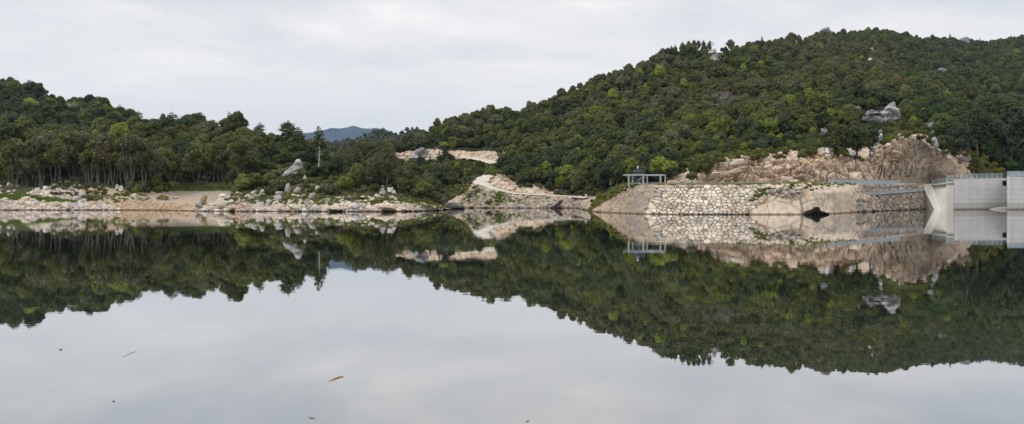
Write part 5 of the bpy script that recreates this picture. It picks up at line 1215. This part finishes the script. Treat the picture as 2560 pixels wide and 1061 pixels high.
railing([W(2330, 460.5, 177), W(2366, 457, 174.5)], 1.0, 'blue-grey railing over the sloping buttress of the dam', bal=.12)
railing([W(2367, 454.6, 172), W(2384, 454.6, 171)], 1.35, 'short tall railing on the step of the dam wall', bal=.1)
railing([W(2404, 448, 170.5), W(2505, 444.6, 175.5)], .95, 'sparse railing along the first dam pier', bal=.3)
railing([W(2519, 441.8, 169.6), W(2695, 441.9, 175)], 1.1, 'dense blue-grey railing on the second dam pier', bal=.1)
railing([W(1664, 462.5, 122.6), W(1800, 461.5, 121.8), W(1960, 460, 122.6), W(2070, 459.5, 130)], .22, 'low pipe rail running along the edge of the terrace', bal=0, spacing=3, rails=(1.,), m=M_STEEL)
railing([W(1572, 464.5, 127.5), W(1663, 463.5, 123.5)], .35, 'low rail at the feet of the steel gantry', bal=0, spacing=2, rails=(1.,), m=M_STEEL)
mp_ = on(cl, 2068, 381.5); mz = mp_ + Vector((0, .5, -.1))
railing([mz + Vector((-1.15, 0, .1)), mz + Vector((1.35, 0, .1))], .62, 'small square railing around the white monument on the cliff', bal=.1, spacing=1.2)
r = empty('monument', mz + Vector((0, -.3, 0))); b = MB(); b.hexa([(-.3, -.3), (.3, -.3), (.3, .3), (-.3, .3)], -.2, .3).build('plinth', M_PALEP, r)
MB().tube([(0, 0, .3), (0, 0, .6), (0, 0, .78), (0, 0, .86)], [.2, .18, .13, .04], 10).build('pillar', M_PALEP, r); tag(r, 'small white rounded monument on the cliff top', 'monument')
sp = W(1990, 462, 129); r = empty('sign_post', sp); MB().bar((0, 0, -.2), (0, 0, .75), .05).build('post', M_STEEL, r); MB().box((-.16, -.04, .5), (.16, 0, .8)).build('panel', M_PALEP, r); tag(r, 'small pale sign on a thin post at the cliff foot', 'sign')
sp = W(1305, 491, 213); r = empty('pole', sp); MB().tube([(0, 0, -.2), (0, 0, 1.9)], [.05, .04], 6).build('post', M_DEAD, r); tag(r, 'thin dark pole standing beside the lower gravel road', 'pole')

# steel gantry with its hoist
g = empty('steel_gantry', W(1608, 464, 127)); tag(g, 'galvanised steel gantry frame on posts at the left end of the terrace', 'gantry'); INV = Matrix.Translation(-g.location)
def gp(name, b, m=M_STEEL, lab=None):
    o = b.build(name, m, g); o.matrix_parent_inverse = INV
    if lab: o['label'] = lab
zt = zz(436.3, 127); zb = zz(439.6, 127)
DA, DB = 126.5, 128.6
def gx(x, D): return (x - CX) / F * D
for x, D in ((1571.5, DA), (1608, DA), (1651, DA), (1581.5, DB), (1618, DB), (1663, DB)):
    gp('leg', MB().bar((gx(x, D), D, zz(464.5, D)), (gx(x, D), D, zb), .2, .2))
    gp('foot_plate', MB().box((gx(x, D) - .2, D - .2, zz(464.8, D)), (gx(x, D) + .2, D + .2, zz(463.8, D))))
gp('beam', MB().box((gx(1558, DA), DA - .12, zb), (gx(1661, DA), DA + .12, zt - .02))); gp('beam', MB().box((gx(1570, DB), DB - .12, zb + .01), (gx(1664.5, DB), DB + .12, zt)))
for x0, x1 in ((1571.5, 1581.5), (1608, 1618), (1651, 1663)): gp('cross_beam', MB().bar((gx(x0, DA), DA + .13, (zt + zb) / 2), (gx(x1, DB), DB - .13, (zt + zb) / 2), .14, .2))
gp('brace', MB().bar((gx(1582, DB), DB, zb), (gx(1600, DB), DB, zz(456, DB)), .07)); gp('brace', MB().bar((gx(1608, DA), DA + .1, zb), (gx(1595, DA), DA + .1, zz(452, DA)), .08)); gp('brace', MB().bar((gx(1618, DB), DB, zb), (gx(1600, DB), DB, zz(454.5, DB)), .07))
gp('rung', MB().bar((gx(1608, DA), DA + .14, zz(458.3, DA)), (gx(1618, DB), DB - .14, zz(458.3, DB)), .12))
h = empty('hoist', (gx(1594, 128.5), 128.5, zt)); tag(h, 'dark blue hoist machine standing on top of the steel gantry', 'machine')
MB().box((-.85, -2.1, .0), (.85, 2.1, .14)).build('platform', M_BLUE, h)
MB().tube([(-.6, 0, .42), (.6, 0, .42)], [.27, .27], 14).build('drum', M_BLUE, h)
b = MB().tube([(.1, -.7, .48), (.75, -.7, .48)], [.2, .2], 12); b.box((.2, -.9, .14), (.65, -.5, .3)); b.build('motor', M_BLUE, h)
MB().box((-.28, -1.2, .14), (.02, -.7, .95)).build('gearbox', M_BLUE, h)
b = MB().tube([(-.12, -.95, .95), (-.12, -.95, 1.3), (-.12, -.95, 1.36)], [.11, .11, .05], 10); b.build('cylinder', M_PALEP, h)
b = MB()
for a, c in (((-.8, -2), (.8, -2)), ((.8, -2), (.8, 2)), ((-.8, -2), (-.8, 0))):
    for z in (.42, .72): b.bar((*a, z), (*c, z), .035)
for q in ((-.8, -2), (.8, -2), (0, -2), (.8, 0), (.8, 2), (-.8, 0)): b.bar((*q, .14), (*q, .72), .04)
b.build('guard_rail', M_BLUE, h)
v = empty('pump', W(1592, 463, 128.6)); tag(v, 'dull green pump set with a pale valve under the gantry', 'pump')
b = MB().tube([(-.5, 0, .3), (-.15, 0, .3), (.1, 0, .3)], [.3, .34, .26], 12); b.box((-.55, -.3, -.2), (.2, .3, .08)); b.build('casing', M_GREEN, v)
MB().tube([(0, 0, .5), (0, 0, 1.5)], [.22, .22], 10).build('shaft_housing', M_BLUE, v)
b = MB().tube([(.35, -.1, .0), (.35, -.1, .42)], [.06, .06], 8); b.bar((.1, -.1, .42), (.6, -.1, .42), .06); b.bar((.12, -.1, .12), (.6, -.1, .12), .08); b.build('valve', M_PALEP, v)

# ------------------------------------------------------------------ things afloat
def wp(x, y): D = F * CAMZ / (y - HOR); return Vector(((x - CX) / F * D, D, 0)), D / F
def stick(x, y, pts, rad, label, m=M_SNAG, name='driftwood', cat='driftwood'):
    p, s = wp(x, y); b = MB(); k = F * CAMZ / (y - HOR); sy = (k * k) / (F * CAMZ)
    b.tube([(a * s, -c * sy, rad[i] * .4) for i, (a, c) in enumerate(pts)], rad, 7); o = b.build(name, m, None, True); o.location = p; tag(o, label, cat)
stick(842, 947, [(-12, 6), (-7, 2), (0, -2), (6, -4), (11, -5)], [.008, .012, .014, .010, .009], 'short curved pale stick floating in the middle of the water', plain('wet_wood', (.5, .38, .26), .8, .2))
stick(780, 1046, [(-11, -4), (-4, 0), (4, 0), (11, 3)], [.004, .006, .005, .003], 'thin brown twig floating near the bottom edge of the photo', plain('twig_wood', (.22, .13, .07), .8, .2), 'twig', 'twig')
stick(322, 886, [(2, -7), (-1, 0), (1, 7)], [.003, .004, .003], 'thin curved stalk floating on the left part of the water', M_DEAD, 'stalk', 'twig')
stick(152, 875, [(-4, 0), (0, 0), (4, 0)], [.004, .011, .004], 'dark leaf floating at the left of the water', plain('dead_leaf', (.06, .05, .04), .8, .2), 'leaf', 'leaf')
stick(284, 1004, [(-2, 0), (2, 0)], [.007, .007], 'tiny dark seed pod floating in the lower left water', plain('seed', (.03, .03, .03), .8, .2), 'seed_pod', 'seed pod')
stick(1319, 1054, [(-5, 1), (0, 0), (4, -1)], [.004, .007, .004], 'small brown bark chip floating at the bottom edge of the photo', plain('bark_chip', (.25, .16, .1), .8, .2), 'bark_chip', 'bark')
rg = np.random.default_rng(5); V = []; T = []
while len(T) < 1500:
    x = rg.normal(1800, 190) if rg.random() < .7 else rg.uniform(1600, 2500); y = rg.normal(850, 36) if x < 2000 else rg.normal(875, 45)
    if y < 700 or y > 940: continue
    p, s = wp(x, y); r = rg.uniform(.002, .0062) * (1 if rg.random() < .93 else 2); a = rg.uniform(0, 6); k = len(V)
    for j in range(4): V.append((p[0] + math.cos(a + j * 1.57) * r, p[1] + math.sin(a + j * 1.57) * r * 1.6, .002))
    T += [(k, k + 1, k + 2), (k, k + 2, k + 3)]
tag(link('debris', npmesh('debris', V, T), plain('pollen_flake', (.5, .5, .42), .9, .1)), kind='stuff')
finish_labels()

# ------------------------------------------------------------------ air, sky, sun, camera
def add_haze(density):
    b = MB().box((-6000, -160, -6), (6000, 7700, 600)); m = mat('air'); n = N(m)
    v = n.n('ShaderNodeVolumePrincipled', i_Color=(.36, .62, 1., 1), i_Density=density); v.inputs['Anisotropy'].default_value = .2
    o = n.n('ShaderNodeOutputMaterial'); m.node_tree.links.new(v.outputs[0], o.inputs['Volume'])
    tag(b.build('haze', m), kind='stuff')
add_haze(7e-5)
SUN_EL, SUN_AZ = 48, -128          # degrees; azimuth from +Y clockwise: behind the camera on the left
w = bpy.data.worlds.new('World'); SC.world = w; w.use_nodes = True; w.node_tree.nodes.clear(); n = N(w.node_tree); n.t = w.node_tree
sky = n.n('ShaderNodeTexSky'); sky.sky_type = 'NISHITA'; sky.sun_disc = False; sky.sun_elevation = math.radians(SUN_EL); sky.sun_rotation = math.radians(SUN_AZ)
tc = n.n('ShaderNodeTexCoord').outputs['Generated']; sp_ = n.n('ShaderNodeSeparateXYZ', i_0=tc)
zc = n.math('ADD', n.math('MAXIMUM', sp_.outputs[2], 0.), .06)
cb = n.n('ShaderNodeCombineXYZ', i_0=n.math('DIVIDE', sp_.outputs[0], zc), i_1=n.math('DIVIDE', sp_.outputs[1], zc), i_2=0.)
c1 = n.noise(cb.outputs[0], .55, 6, .55, .3); c2 = n.noise(cb.outputs[0], .18, 3, .5)
el = n.ramp(sp_.outputs[2], (.0, .12), (.12, .18), (.24, 1.), (1., 1.))
thin = n.math('ADD', n.math('MULTIPLY', n.math('SUBTRACT', c1, .5), 1.2), n.math('MULTIPLY', n.math('SUBTRACT', c2, .5), .8))
cl_ = n.ramp(n.math('ADD', n.math('MULTIPLY', thin, el), .5), (.25, (.66, .71, .77)), (.5, (1.0, .975, .955)), (.66, (1.3, 1.27, 1.22)))
cl_ = n.mix(n.ramp(sp_.outputs[2], (0., .75), (.1, 0.)), cl_, (1.22, 1.13, 1.04))
sc_ = n.mix(1.0, sky.outputs[0], (.1, .1, .1), 'MULTIPLY')
col = n.mix(.96, sc_, cl_)
n.n('ShaderNodeOutputWorld', i_0=n.n('ShaderNodeBackground', i_Color=col, i_Strength=1.0).outputs[0])
sl = bpy.data.lights.new('sun', 'SUN'); sl.energy = 1.5; sl.angle = math.radians(12); sl.color = (1, .965, .92)
so = bpy.data.objects.new('sun', sl); COL.objects.link(so)
d = Vector((math.sin(math.radians(SUN_AZ)) * math.cos(math.radians(SUN_EL)), math.cos(math.radians(SUN_AZ)) * math.cos(math.radians(SUN_EL)), math.sin(math.radians(SUN_EL))))
so.rotation_euler = d.to_track_quat('Z', 'Y').to_euler()
cam = bpy.data.cameras.new('camera'); co = bpy.data.objects.new('camera', cam); COL.objects.link(co); SC.camera = co
co.location = (0, 0, CAMZ); co.rotation_euler = (math.radians(90), 0, 0)
cam.sensor_width = 36; cam.lens = F / 2560 * 36; cam.shift_y = -(530.5 - HOR) / 2560; cam.clip_start = .5; cam.clip_end = 20000
SC.view_settings.view_transform = 'Standard'; SC.view_settings.look = 'None'; SC.view_settings.exposure = 0; SC.view_settings.gamma = 1
SC.cycles.max_bounces = 6; SC.cycles.diffuse_bounces = 3; SC.cycles.glossy_bounces = 3; SC.cycles.transmission_bounces = 2; SC.cycles.volume_bounces = 0; SC.cycles.caustics_reflective = False
SC.cycles.use_denoising = True
